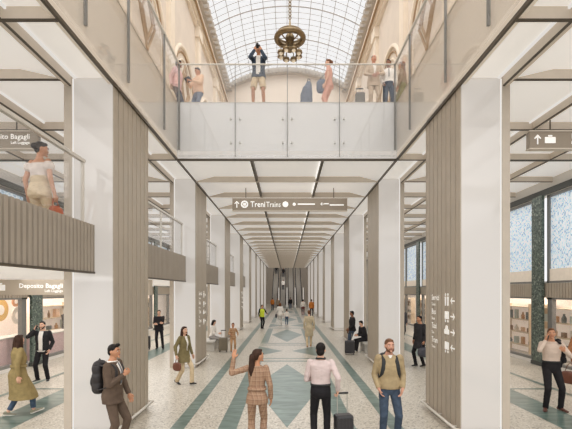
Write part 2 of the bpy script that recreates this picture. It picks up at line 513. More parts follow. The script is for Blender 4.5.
for k in (1, 3):
    directory(-1, k, [('Servizi', 'Toilets', 'wc', 'l'), ('Bus', 'Buses', 'bus', 'r'), ('Taxi', 'Taxi', 'taxi', 'r'), ('Tram', 'Trams', 'bus', 'l')], 2.5, .33, .2, .45, .85)

# ------------------------------------------------------------------ mezzanine on the left and its balconies
MF = 3.30
BX = 3.50
struct('trim_mezzanine', MB().box(-FX, -BX - .12, 2.0, 34, 3.02, MF), M['ceil'])  # soffit borrows the ceiling glow, added so its underside is not dark
struct('floor_mezzanine', MB().box(-FX, -BX - .12, 2.0, 34, MF, MF + .02), M['mezz'])
bal_y = [(2.75, PY0)] + [(PY0 + BAY * k + PL, PY0 + BAY * (k + 1)) for k in range(4)]
bal_lab = ['ribbed taupe balcony front nearest at far left, below the woman in a white blouse',
           'ribbed balcony between the first and second left pillars',
           'ribbed balcony between the second and third left pillars',
           'small ribbed balcony between the third and fourth left pillars',
           'farthest small ribbed balcony, between the fourth and fifth left pillars']
for i, (a, b) in enumerate(bal_y):
    t = thing('balcony', bal_lab[i], 'balcony', (-BX, (a + b) / 2, 3.0), 0, 'mezzanine balconies')
    O = (-BX, (a + b) / 2, 3.0)
    ribbed(BX, .05, a, b - .004, 3.0, 3.85, .115, .05, -1).build('ribbed_front', M['brib'], t, O)
    MB().box(-BX - .1, -BX + .012, a, b - .004, 2.965, 2.998).build('edge_trim', M['bronze'], t, O)
    MB().box(-BX - .075, -BX - .06, a, b - .28, 3.852, 4.90).build('glass_panel', M['glass'], t, O)
    n = max(2, round((b - a) / 1.9))
    for j in range(n):
        y = b - .3 - j * ((b - a - .3) / n)
        MB().box(-BX - .09, -BX - .045, y - .022, y + .022, 3.852, 4.90).build('post', M['wmetal'], t, O)
    MB().box(-BX - .1, -BX - .03, a, b - .26, 4.9, 4.95).build('handrail', M['wmetal'], t, O)

# ------------------------------------------------------------------ shop fronts
TRW = {-1: 'left', 1: 'right'}
wn = [0]
cols = [14.05 + BAY * k for k in range(-2, 7)]
for s in (-1, 1):
    w = MB()
    w.box(s * FX, s * (FX + .25), -3, YEND, 6.0, CE)                        # head
    w.box(s * FX, s * (FX + .25), -3, YEND, 0, .12)                         # plinth
    w.box(s * (FX + .25), s * (FX + .3), 40, YEND, 0, 6.0)
    struct('wall_' + TRW[s], w, M['white'])
    trim(MB().box(s * (FX - .06), s * (FX + .02), -3, YEND, 6.02, 6.22), M['charcoal'])
    fb = ribbed(FX - .02, .03, 2, 44, 2.42, 2.92, .14, .04, s)
    trim(fb, M['rib'])
    trim(MB().box(s * (FX + .03), s * (FX + .3), 2, 44, 2.42, 2.92), M['signp'])
    lastc = None
    for k in range(len(cols)):
        y = cols[k]
        if y > 42: break
        lab = {(1, 2): 'green terrazzo column nearest on the right, above the man holding his jacket',
               (-1, 2): 'green terrazzo column at left, behind the man on the phone'}.get((s, k),
              'green terrazzo column of the %s shop front, %s from the viewer' % (TRW[s], ORD[k]))
        t = thing('column', lab, 'column', (s * (FX - .1), y + .3, 0), 0, 'green shop front columns')
        m = MB(); m.box(-.05, .05, -.3, .3, .14, 6.02); m.build('shaft', M['greendk'], t, bevel=.015)
        MB().box(-.07, .07, -.32, .32, 0, .14).build('base', M['charcoal'], t, bevel=.01)
        y0, y1 = y + .62, y + BAY - .02
        if y < 5 or y > 36: continue
        # upper windows
        mid = (y0 + y1) / 2
        for a, b in ((y0, mid - .03), (mid + .03, y1)):
            wn[0] += 1
            pane = MB().box(s * (FX + .1), s * (FX + .13), a + .06, b - .06, 3.0, 5.98)
            f = MB()
            for q in (a, b - .08): f.box(s * (FX + .02), s * (FX + .16), q, q + .08, 2.94, 6.0)
            f.box(s * (FX + .02), s * (FX + .16), a, b, 2.93, 3.0); f.box(s * (FX + .02), s * (FX + .16), a, b, 5.92, 6.0)
            wo = struct('window_%d' % wn[0], f, M['greymetal'])
            pane.build('pane', M['frost'], wo)
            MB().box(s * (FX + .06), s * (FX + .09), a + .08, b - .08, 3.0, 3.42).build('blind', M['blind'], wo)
        # lower shop window
        wn[0] += 1
        f = MB()
        for q in (y0, mid - .12, y1 - .3):
            f.box(s * (FX + .0), s * (FX + .14), q, q + .24, .12, 2.42)
        f.box(s * FX, s * (FX + .14), y0, y1, .12, .22); f.box(s * FX, s * (FX + .14), y0, y1, 2.36, 2.42)
        wo = struct('window_%d' % wn[0], f, M['greymetal'])
        MB().box(s * (FX + .06), s * (FX + .075), y0 + .2, y1 - .2, .22, 2.36).build('pane', M['shopglass'], wo)
    # shop interior shell
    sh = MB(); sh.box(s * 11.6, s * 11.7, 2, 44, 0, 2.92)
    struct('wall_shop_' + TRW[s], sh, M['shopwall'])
    trim(MB().box(s * (FX + .3), s * 11.7, 2, 44, 2.92, 3.0), M['white'])

# shop goods
goods_m = [mat('goods_%d' % i, c, .6) for i, c in enumerate([(236, 226, 210), (206, 160, 116), (150, 120, 92), (190, 198, 190), (226, 190, 160), (120, 128, 126)])]
shelf_m = mat('pale_shelf_wood', (216, 196, 168), .5)
wood = mat('light_wood', (196, 168, 132), .55)
def shelf_unit(x, y, w, label, s, rows=3):
    t = thing('display_shelf', label, 'shelf', (x, y, 0), 0, 'shop display shelves')
    for q in (-w / 2, w / 2): MB().box(-.18, .18, q - .02, q + .02, 0, 2.1).build('side_panel', shelf_m, t)
    MB().box(s * .17, s * .19, -w / 2, w / 2, 0, 2.1).build('back_panel', M['shopwall'], t)
    for r in range(rows + 1):
        z = .3 + r * .55
        MB().box(-.18, .16, -w / 2 + .02, w / 2 - .02, z, z + .03).build('shelf_board', shelf_m, t)
        n = 4
        for j in range(n):
            if r == rows: continue
            yy = y - w / 2 + .22 + j * (w - .44) / (n - 1)
            m = MB(); h = random.uniform(.18, .4); ww = random.uniform(.08, .15)
            if (r + j) % 3 == 0: m.lathe((0, 0, 0), [(.001, 0), (ww * .6, .0), (ww * .7, h * .5), (ww * .3, h * .8), (ww * .3, h), (.001, h)], 12)
            else: m.box(-ww * .6, ww * .6, -ww, ww, 0, h)
            o = m.build('shop_item', goods_m[(r * 3 + j * 2 + int(abs(y))) % 6], bevel=.006)
            o.location = (x, yy, z + .031)
            tag(o, 'small item on the ' + label, 'goods', 'goods on the ' + label)
shelf_unit(10.3, 17.7, 1.9, 'lit shelf seen between right jamb and green column', 1)
shelf_unit(10.5, 15.4, 1.9, 'lit shelf behind the man holding his jacket', 1)
shelf_unit(10.4, 30.6, 2.0, 'lit shelf far in the right shop beyond the duffle man', 1)
shelf_unit(10.4, 34.0, 2.0, 'farthest lit shelf of the right shop', 1)
shelf_unit(-10.9, 18.6, 2.2, 'lit shelf far back in the left shop, left of the jamb', -1)
shelf_unit(-10.6, 29.5, 2.0, 'lit shelf in the left shop behind the man in black', -1)
# left shop counter, posters
t = thing('counter', 'long pink counter inside the left shop window', 'counter', (-9.9, 14.1, 0))
MB().box(-.3, .3, -1.35, 1.2, 0, 1.0).build('body', M['pink'], t, bevel=.02)
MB().box(-.34, .34, -1.4, 1.25, 1.0, 1.05).build('worktop', M['white'], t, bevel=.01)
t = thing('counter', 'pink counter behind the phoning man in the left shop', 'counter', (-9.9, 17.0, 0))
MB().box(-.3, .3, -1.0, 1.0, 0, .9).build('body', M['pink'], t, bevel=.02)
MB().box(-.34, .34, -1.05, 1.05, .9, .95).build('worktop', M['white'], t, bevel=.01)
pc = [(240, 196, 120), (236, 226, 214), (226, 164, 120)]
for i, (y, z, r) in enumerate(((14.75, 1.95, .42), (15.55, 1.7, .33), (15.3, 2.25, .2))):
    lab = ['large round yellow wall disc in the left shop', 'round white wall disc beside the yellow disc in the left shop', 'small orange wall disc above the white disc in the left shop'][i]
    t = thing('wall_disc', lab, 'decoration', (-10.6 + .1 * i, y, z), 0)
    MB().cyl((0, 0, 0), (.04, 0, 0), r, seg=24).build('disc', mat('disc_%d' % i, pc[i], .6), t)
    MB().cyl((.04, 0, 0), (.05, 0, 0), r * .45, seg=20).build('centre', M['shopwall'], t)
    MB().cyl((.02, 0, r * .9), (.02, 0, 2.92 - z), .006, seg=6).build('cord', M['wmetal'], t)
# mannequins in the left window
man_m = mat('dark_mannequin', (70, 66, 66), .5)
for i, (y, lab) in enumerate(((18.05, 'dark dressed torso form in the left shop, left of the phoning man'), (19.2, 'dark dressed torso form deeper in the left shop beside the jamb'))):
    t = thing('dress_form', lab, 'mannequin', (-10.2, y + .4, 0))
    MB().lathe((0, 0, 0), [(.22, 0), (.22, .03), (.02, .05), (.02, .85), (.02, .86)], 14).build('stand', M['steel'], t)
    MB().lathe((0, 0, .8), [(.02, 0), (.16, .02), (.18, .2), (.13, .42), (.19, .65), (.2, .74), (.07, .82), (.06, .92), (.02, .93)], 16).build('torso', man_m, t, smooth=True)

# ------------------------------------------------------------------ signs
def sign(label, x0, x1, y, z0, z1, name='hanging_sign'):
    xc = (x0 + x1) / 2
    t = thing(name, label, 'sign', (xc, y, z0))
    O = (xc, y, z0)
    MB().box(x0, x1, y, y + .14, z0, z1).build('panel', M['signp'], t, O, bevel=.008)
    e = MB(); e.box(x0 - .01, x1 + .01, y - .01, y + .15, z1, z1 + .025); e.box(x0 - .01, x1 + .01, y - .01, y + .15, z0 - .02, z0)
    e.build('edge', M['beam'], t, O)
    for q in (x0 + .5, x1 - .5):
        MB().cyl((q, y + .07, z1), (q, y + .07, CE - .01), .015, seg=8).build('hanger', M['bronze'], t, O)
    return t, O
UX, UY = V((1, 0, 0)), V((0, 0, 1))
# central sign over the concourse
ty = 15.0
t, O = sign('long taupe sign over the concourse reading Treni Trains with arrows', -2.05, 2.26, ty, 5.68, 6.12)
m = MB(); org = V((-2.05, ty - .012, 5.9))
arrow(m, org, UX, UY, .17, 0, .26, PI / 2); m.build('arrow', M['lettering'], t, O); m = MB()
disc(m, org, UX, UY, .46, 0, .14, hole=.085); flat(m, org, UX, UY, [(.41, -.05), (.51, -.05), (.51, .05), (.41, .05)]); m.build('train_icon', M['lettering'], t, O); m = MB()
put_text(m, 'Treni', .30, org + UX * .68 - UY * .10, UX, UY, .004, width=.55)
put_text(m, 'Trains', .28, org + UX * 1.27 - UY * .10, UX, UY, .001, width=.54)
m.build('lettering', M['lettering'], t, O); m = MB()
disc(m, org, UX, UY, 1.99, 0, .11); m.build('dot_icon', M['lettering'], t, O); m = MB()
disc(m, org, UX, UY, 2.32, 0, .06)
flat(m, org, UX, UY, [(2.45, -.02), (3.1, -.02), (3.1, .03), (2.45, .03)]); m.build('small_lettering', M['lettering'], t, O); m = MB()
arrow(m, org, UX, UY, 3.38, .01, .17, PI); flat(m, org, UX, UY, [(3.45, -.0), (3.62, -.0), (3.62, .04), (3.45, .04)])
m.build('arrow', M['lettering'], t, O); m = MB()
flat(m, org, UX, UY, [(3.65, -.05), (4.18, -.05), (4.18, 0), (3.65, 0)])
m.build('small_lettering', M['lettering'], t, O)
# left upper sign
ty = 8.9
t, O = sign('taupe hanging sign at upper left reading Deposito Bagagli behind the balcony', -7.9, -5.56, ty, 5.83, 6.2)
m = MB()
put_text(m, 'Deposito Bagagli', .16, (-5.72, ty - .012, 6.03), UX, UY, .002, 'R', width=1.08)
m.build('lettering', M['lettering'], t, O); m = MB()
put_text(m, 'Left Luggage', .09, (-5.72, ty - .012, 5.92), UX, UY, .002, 'R', width=.42); m.build('small_lettering', M['lettering'], t, O); m = MB()
suitcase_icon(m, V((-7.2, ty - .012, 6.02)), UX, UY, 0, 0, .22)
m.build('suitcase_icon', M['lettering'], t, O)
# right sign
t, O = sign('taupe hanging sign at upper right with an up arrow and a suitcase icon', 5.4, 7.9, ty, 5.83, 6.2)
m = MB(); org = V((5.4, ty - .012, 6.02))
arrow(m, org, UX, UY, .17, 0, .22, PI / 2); m.build('arrow', M['lettering'], t, O); m = MB()
suitcase_icon(m, org, UX, UY, .45, 0, .24); m.build('suitcase_icon', M['lettering'], t, O); m = MB()
put_text(m, 'Deposito Bagagli', .16, org + UX * .92 + UY * .02, UX, UY, .002, width=1.1); m.build('lettering', M['lettering'], t, O); m = MB()
put_text(m, 'Left Luggage', .09, org + UX * .92 - UY * .1, UX, UY, .002, width=.42)
m.build('small_lettering', M['lettering'], t, O)
# lower left portal sign under the mezzanine
ty = 12.0
xa, xb = -9.0, -4.1
t = thing('portal_sign', 'wide taupe fascia sign under the mezzanine reading Deposito Bagagli', 'sign', ((xa + xb) / 2, ty, 2.53)); O = t.location
MB().box(xa, xb, ty, ty + .2, 2.53, 2.99).build('panel', M['sign_glow'], t, O, bevel=.008)
m = MB()
put_text(m, 'Deposito Bagagli', .19, (-6.72, ty - .006, 2.745), UX, UY, .003, 'R', width=1.32)
m.build('lettering', M['lettering'], t, O); m = MB()
put_text(m, 'Left Luggage', .11, (-6.72, ty - .006, 2.62), UX, UY, .001, 'R', width=.55); m.build('small_lettering', M['lettering'], t, O); m = MB()
suitcase_icon(m, V((-8.6, ty - .006, 2.77)), UX, UY, 0, 0, .3)
m.build('suitcase_icon', M['lettering'], t, O)

# ------------------------------------------------------------------ gallery: slab fascia, floor, railings
UW = 8.0
g = MB()
g.box(-UW - .2, -HW - .05, -3, VOID, GF - .2, GF); g.box(HW + .05, UW + .2, -3, VOID, GF - .2, GF)
g.box(-UW - .2, UW + .2, VOID + .05, 53, GF - .2, GF)
struct('floor_gallery', g, M['white'])
fz0, fz1 = FB + .04, GF + .005
for s in (-1, 1):
    trim(MB().box(s * HW, s * (HW + .1), -3, VOID, fz0, fz1), M['sfascia'])
    trim(MB().box(s * (HW - .012), s * (HW + .12), -3, VOID, fz1, fz1 + .02), M['wmetal'])
trim(MB().box(-HW, HW, VOID, VOID + .1, fz0, fz1), M['fascia'])
trim(MB().box(-HW, HW, VOID - .012, VOID + .12, fz1, fz1 + .02), M['wmetal'])
def pane_row(t, O, pts, ax, offs, z0, z1):
    pass
# far railing
HZ = 9.09
t = thing('glass_railing', 'frameless glass railing across the gallery end, before the photographer', 'railing', (0, VOID - .06, CE + .2)); O = t.location
js = [-2.99, -1.4625, .0, 1.4625, 2.99]
js = [-3.08, -1.475, 0.01, 1.495, 3.08]
for a, b in zip(js[:-1], js[1:]):
    MB().box(a + .008, b - .008, VOID - .07, VOID - .055, FB + .1, HZ).build('glass_panel', M['glass'], t, O)
for q in js[1:-1]:
    MB().box(q - .009, q + .009, VOID - .072, VOID - .053, FB + .1, HZ).build('joint_seal', M['greymetal'], t, O)
m = MB()
for q in js[1:-1]:
    for d in (-.13, .13):
        for z in (7.56, 6.88):
            m.cyl((q + d, VOID - .085, z), (q + d, VOID + .0, z), .022, seg=10)
m.build('fixing', M['steel'], t, O)
MB().box(-3.1, 3.1, VOID - .085, VOID - .04, HZ, HZ + .025).build('handrail', M['wmetal'], t, O)
for q in (-3.07, 3.07):
    MB().box(q - .02, q + .02, VOID - .09, VOID - .045, CE + .12, HZ).build('post', M['greymetal'], t, O)
# side railings
for s in (-1, 1):
    t = thing('glass_railing', 'long glass railing along the %s edge of the gallery opening' % TRW[s], 'railing', (s * 3.09, 6, CE + .1)); O = t.location
    yy = [.6, 2.6, 4.3, 6.12, 7.78, 10.05, VOID - .1]
    for a, b in zip(yy[:-1], yy[1:]):
        MB().box(s * 3.075, s * 3.09, a + .012, b - .012, FB + .12, HZ).build('glass_panel', M['glass'], t, O)
    for y in yy[1:-1]:
        MB().box(s * 3.06, s * 3.105, y - .02, y + .02, CE + .16, HZ).build('post', M['greymetal'], t, O)
    MB().box(s * 3.055, s * 3.11, .6, VOID - .07, HZ, HZ + .05).build('handrail', M['wmetal'], t, O)

# ------------------------------------------------------------------ upper hall
UE = 52.5
SP = 2.65 + 3.33 * UW      # spring of the vault
COR = 2.65 + 2.94 * UW
for s in (-1, 1):
    struct('wall_upper_' + TRW[s], MB().box(s * UW, s * (UW + .4), -3, UE, GF, SP), M['stone'])
    # cornice with stepped profile, lower string courses
    m = MB()
    for i, (d, z0, z1) in enumerate(((.25, COR - .5, COR - .2), (.45, COR - .2, COR + .05), (.65, COR + .05, COR + .3))):
        m.box(s * (UW - d), s * UW, -3, UE, z0, z1)
    trim(m, M['stone2'])
    trim(MB().box(s * (UW - .68), s * (UW - .5), -3, UE, COR - .02, COR + .05), M['stonedk'])
    trim(MB().box(s * (UW - .22), s * UW, -3, UE, 12.6, 13.0), M['stone2'])
    trim(MB().box(s * (UW - .24), s * UW, -3, UE, 12.52, 12.6), M['stonedk'])
    # dentil band at the foot of the vault
    m = MB(); m.box(s * (UW - .3), s * (UW + .2), -3, UE, SP - .55, SP)
    y = 0
    while y < UE:
        m.box(s * (UW - .75), s * (UW - .3), y, y + .45, SP - .5, SP); y += .9
    trim(m, M['dentil'])
    # bays with arches, mouldings, lozenges, pilasters
    for k in range(6):
        yc = 6 + 8.4 * k
        for r, th in ((3.3, .16), (2.95, .07), (2.5, .08)):
            m = MB(); pts = [(s * (UW - .04), yc - r, 13.1)]
            for i in range(17):
                a = PI - PI * i / 16
                pts.append((s * (UW - .04), yc + r * math.cos(a), 17.6 + r * 1.12 * math.sin(a)))
            pts.append((s * (UW - .04), yc + r, 13.1))
            m.tube(pts, th, 6)
            trim(m, M['stone2'] if r != 2.95 else M['stonedk'], smooth=True)
        m = MB()
        m.box(s * (UW - .3), s * UW, yc + 3.7, yc + 4.7, GF, COR - .5)
        m.box(s * (UW - .42), s * UW, yc + 3.55, yc + 4.85, COR - 1.4, COR - .5)
        m.box(s * (UW - .42), s * UW, yc + 3.55, yc + 4.85, GF, GF + 1.0)
        trim(m, M['stone2'])
        # lozenge relief and roundel in the tympanum
        m = MB()
        for r in (1.25, .85):
            m.tube([(s * (UW - .04), yc, 18.3 - r * 1.5), (s * (UW - .04), yc + r, 18.3), (s * (UW - .04), yc, 18.3 + r * 1.5), (s * (UW - .04), yc - r, 18.3), (s * (UW - .04), yc, 18.3 - r * 1.5)], .09, 6)
        trim(m, M['stonedk'])
        m = MB(); m.tube([(s * (UW - .05), yc + 4.2 + .7 * math.cos(a), 15.2 + .7 * math.sin(a)) for a in [2 * PI * i / 20 for i in range(21)]], .13, 6)
        m.ell((s * (UW - .1), yc + 4.2, 15.2), (.2, .42, .42), seg=12, rn=8)
        trim(m, M['stonedk'], smooth=True)
# far end wall with big arch mouldings
RISE = .295 * UW
R_ = (UW * UW + RISE * RISE) / (2 * RISE); A_ = math.asin(UW / R_)
def arc(x): return SP - (R_ - RISE) + math.sqrt(max(0, R_ * R_ - x * x))
pts = [(-UW, UE, GF)] + [(x, UE, arc(x) - .5) for x in [(-1 + 2 * i / 24) * UW for i in range(25)]] + [(UW, UE, GF)]
struct('wall_upper_back', MB().prism(pts, (0, .4, 0)), M['stone'])
m = MB()
for i in range(25):
    x = (-1 + 2 * i / 24) * UW; x2 = (-1 + 2 * (i + 1) / 24) * UW
    if i < 24: m.prism([(x, UE - .5, arc(x) - .6), (x2, UE - .5, arc(x2) - .6), (x2, UE - .5, arc(x2) + .1), (x, UE - .5, arc(x) + .1)], (0, .5, 0))
for i in range(37):
    x = (-1 + 2 * i / 36) * UW * .98
    m.box(x - .1, x + .1, UE - .8, UE - .5, arc(x) - .6, arc(x))
trim(m, M['dentil'])
for r, h, th, z0 in ((7.2, 3.4, .22, 23.2), (6.85, 3.2, .08, 23.0), (6.3, 3.0, .14, 22.6), (5.9, 2.75, .08, 22.3), (5.4, 2.5, .14, 22.0)):
    trim(MB().tube([(r * math.cos(PI - PI * i / 24), UE - .05, z0 + h * math.sin(PI * i / 24)) for i in range(25)], th, 6), M['stone2'] if th > .1 else M['stonedk'], smooth=True)
trim(MB().box(-UW, UW, UE - .4, UE, 21.4, 21.9), M['stone2'])
# glazed vault
m = MB(); NA = 28
rows = []
for y in (-3, UE):
    rows.append([(x, y, arc(x)) for x in [R_ * math.sin(-A_ + 2 * A_ * i / NA) for i in range(NA + 1)]])
m.rings(rows, cap=False, close=False)
f = MB()
for i in range(0, NA + 1, 2):
    x = R_ * math.sin(-A_ + 2 * A_ * i / NA)
    f.cyl((x, -3, arc(x) - .05), (x, UE, arc(x) - .05), .032, seg=5)
y = 20.0; j = 0
while y < UE:
    th = .06 if j % 6 == 0 else .024
    f.tube([(x, y, arc(x) - .06) for x in [R_ * math.sin(-A_ + 2 * A_ * i / NA) for i in range(NA + 1)]], th, 5)
    y += .86; j += 1
wv = struct('window_vault', f, M['bar'])
m.build('pane', M['sky'], wv)

# chandelier
cx, cy, cz = .22, 30.0, 21.6
t = thing('chandelier', 'aged bronze ring chandelier with globe lamps under the glass vault', 'chandelier', (cx, cy, cz - 2.0))
O = (cx, cy, cz - 2.0)
m = MB(); m.tube([(cx + 1.0 * math.cos(a), cy + 1.0 * math.sin(a), cz) for a in [2 * PI * i / 32 for i in range(33)]], .2, 10)
m.tube([(cx + .95 * math.cos(a), cy + .95 * math.sin(a), cz + .28) for a in [2 * PI * i / 32 for i in range(33)]], .07, 8)
m.build('ring', M['brass'], t, O, smooth=True)
m = MB(); m.lathe((cx, cy, cz), [(.02, -1.1), (.2, -1.0), (.3, -.75), (.14, -.5), (.3, -.2), (.34, .1), (.16, .4), (.3, .65), (.1, .9), (.05, 1.4), (.02, 1.45)], 16)
for i in range(8):
    a = 2 * PI * i / 8
    m.tube([(cx + .2 * math.cos(a), cy + .2 * math.sin(a), cz - .3), (cx + .6 * math.cos(a), cy + .6 * math.sin(a), cz - .2), (cx + 1.0 * math.cos(a), cy + 1.0 * math.sin(a), cz)], .05, 6)
m.build('stem', M['brass'], t, O, smooth=True)
m = MB()
z = cz + 1.4
while z < arc(cx) - .1:
    m.tube([(cx + .09 * math.cos(a), cy, z + .14 + .14 * math.sin(a)) for a in [2 * PI * i / 8 for i in range(9)]], .035, 5); z += .26
m.cyl((cx, cy, cz + 1.4), (cx, cy, arc(cx) - .02), .02, seg=6)
m.build('chain', M['brass'], t, O)
for i in range(8):
    a = 2 * PI * (i + .5) / 8
    x, y = cx + .72 * math.cos(a), cy + .72 * math.sin(a)
    MB().tube([(cx + .3 * math.cos(a), cy + .3 * math.sin(a), cz - .7), (x, y, cz - .75), (x, y, cz - 1.0)], .04, 6).build('lamp_arm', M['brass'], t, O)
    MB().lathe((x, y, cz - 1.0), [(.04, .02), (.24, -.1), (.27, -.25), (.24, -.28), (.2, -.25)], 12).build('lamp_shade', M['brass'], t, O, smooth=True)
    MB().ell((x, y, cz - 1.28), (.15, .15, .16), seg=10, rn=8).build('globe', M['globe'], t, O, smooth=True)

# ------------------------------------------------------------------ escalator hall at the far end
endw = mat('end_wall_plaster', (186, 176, 164), .6, var=.03)
struct('wall_back', MB().box(-11.9, 11.9, 83.8, 84.2, 0, 14), endw)
for s in (-1, 1): struct('wall_end_' + TRW[s], MB().box(s * 11.7, s * 11.9, YEND, 84, 0, 14), endw)
struct('ceiling_back', MB().box(-11.9, 11.9, YEND, 84, 13.8, 14), M['white'])
esc_lab = ['leftmost of the four far escalators', 'second from left of the four far escalators', 'third from left of the four far escalators', 'rightmost of the four far escalators']
skirt = mat('escalator_skirt', (176, 170, 162), .35, metal=.4)
black = mat('black_rubber', (40, 40, 40), .6)
for i in range(4):
    x = -1.95 + 1.3 * i
    t = thing('escalator', esc_lab[i] + ', climbing away with steel sides', 'escalator', (x, 62.5, 0), 0, 'escalators at the end of the concourse')
    O = (x, 62.5, 0); L = 15.0; H = L * .577; y0 = 63.5
    m = MB(); n = 30
    for q in range(n):
        y = y0 + q * L / n; z = q * H / n
        m.box(x - .4, x + .4, y, y + L / n + .02, z, z + H / n)
    m.build('steps', skirt, t, O)
    for s in (-1, 1):
        xa = x + s * .45
        m = MB(); m.prism([(xa - .06, y0 - 1, .0), (xa - .06, y0 - 1, .95), (xa - .06, y0, .95), (xa - .06, y0 + L, H + .95), (xa - .06, y0 + L, H - .3), (xa - .06, y0 + .6, 0)], (.12, 0, 0))
        m.build('balustrade', M['steel'], t, O)
        MB().tube([(xa, y0 - 1.05, .5), (xa, y0 - 1.12, .8), (xa, y0 - 1.0, 1.0), (xa, y0, 1.0), (xa, y0 + L, H + 1.0)], .06, 8).build('handrail', black, t, O)
    MB().cyl((x + .65, y0 + .3, 0), (x + .65, y0 + .3, 3.2), .03, seg=8).build('light_post', M['led'], t, O)

# benches
def bench(x, y, lab):
    t = thing('bench', lab, 'bench', (x, y, 0))
    MB().box(-.25, .25, -.75, .75, .38, .46).build('seat', M['bench'], t, bevel=.015)
    for q in (-.5, .5): MB().box(-.2, .2, q - .08, q + .08, 0, .38).build('leg', M['bench'], t, bevel=.01)
bench(-3.42, 18.2, 'pale bench by the third left pillar, under the seated woman')
bench(3.5, 17.5, 'pale bench behind the second right pillar, under the seated person in black')
# ------------------------------------------------------------------ people
def fab(name, c, var=.12, rough=.85): return mat(name, c, rough, var=var, scale=14, spec=.2, bump=.15, bscale=220)
SK = dict(a=mat('skin_light', (226, 178, 150), .5, var=.05), b=mat('skin_tan', (198, 142, 108), .5, var=.05),
          c=mat('skin_brown', (142, 96, 70), .5, var=.05), d=mat('skin_ruddy', (204, 152, 128), .5, var=.06))
HR = dict(black=fab('hair_black', (34, 28, 26), .3, .6), brown=fab('hair_dark_brown', (62, 42, 32), .3, .6), auburn=fab('hair_brown', (110, 74, 50), .3, .6),
          ginger=fab("hair_reddish", (112, 78, 56), .3, .6), grey=fab('hair_grey', (130, 124, 118), .3, .6))
EYEW = mat('eye_white', (236, 230, 224), .3); EYEB = mat('eye_iris', (48, 34, 26), .3)
LIP = mat('lips', (176, 104, 92), .5)
SOLE = mat('shoe_sole', (232, 228, 220), .6)

def remesh(mb, vox, smooth=3, wrinkle=0.0, seed=0.0):
    me = bpy.data.meshes.new('tmp'); me.from_pydata([tuple(p) for p in mb.v], [], mb.f); me.update()
    bm = bmesh.new(); bm.from_mesh(me); bmesh.ops.recalc_face_normals(bm, faces=bm.faces); bm.to_mesh(me); bm.free()
    o = bpy.data.objects.new('tmp', me); COL.objects.link(o)
    r = o.modifiers.new('r', 'REMESH'); r.mode = 'VOXEL'; r.voxel_size = vox; r.adaptivity = 0
    if smooth:
        q = o.modifiers.new('q', 'SMOOTH'); q.factor = .5; q.iterations = smooth
    dg = bpy.context.evaluated_depsgraph_get(); dg.update()
    out = bpy.data.meshes.new_from_object(o.evaluated_get(dg))
    bpy.data.objects.remove(o); bpy.data.meshes.remove(me)
    if wrinkle:
        sd = V((seed, seed * 1.7, 0))
        ns = [v.normal.copy() for v in out.vertices]
        for v, n in zip(out.vertices, ns):
            p = v.co
            w = noise.noise(V((p.x * 9, p.y * 9, p.z * 16)) + sd) + .5 * noise.noise(V((p.x * 20, p.y * 20, p.z * 34)) + sd)
            v.co = p + n * w * wrinkle
    return out

def add_mesh(name, me, mats, parent, off=(0, 0, 0)):
    if not isinstance(mats, (list, tuple)): mats = [mats]
    me.name = name; me.materials.clear()
    for m in mats: me.materials.append(m)
    for p in me.polygons: p.use_smooth = True; p.material_index = 0
    if V(off).length: me.transform(Matrix.Translation(-V(off)))
    o = bpy.data.objects.new(name, me); COL.objects.link(o)
    if parent: o.parent = parent
    return o

def join_meshes(a, b):
    bm = bmesh.new(); bm.from_mesh(a); bm.from_mesh(b); out = bpy.data.meshes.new('j'); bm.to_mesh(out); bm.free()
    bpy.data.meshes.remove(a); bpy.data.meshes.remove(b); return out

def ik(a, t, l1, l2, pole):
    a, t, pole = V(a), V(t), V(pole)
    d = t - a; D = d.length
    D2 = max(abs(l1 - l2) + 1e-3, min(D, (l1 + l2) * .999))
    d = d.normalized(); t = a + d * D2
    p = (pole - d * pole.dot(d))
    if p.length < 1e-5: p = V((0, 1, 0))
    p.normalize()
    ca = (l1 * l1 + D2 * D2 - l2 * l2) / (2 * l1 * D2); sa = math.sqrt(max(0, 1 - ca * ca))
    return a + d * l1 * ca + p * l1 * sa, t

SEC_M = [(-.12, .10, .085, 0), (-.07, .160, .112, -.012), (0, .166, .118, -.014), (.09, .152, .106, 0), (.18, .142, .098, .004), (.28, .156, .110, .008), (.38, .168, .112, .004), (.46, .166, .092, -.008), (.50, .125, .074, -.014), (.54, .072, .062, -.012), (.58, .058, .060, -.004)]
SEC_F = [(-.12, .10, .085, 0), (-.07, .168, .115, -.012), (0, .166, .116, -.014), (.09, .138, .098, 0), (.18, .122, .086, .004), (.28, .136, .105, .014), (.36, .146, .106, .008), (.44, .146, .082, -.008), (.49, .110, .068, -.012), (.53, .062, .055, -.010), (.57, .050, .052, -.004)]

class Person: pass

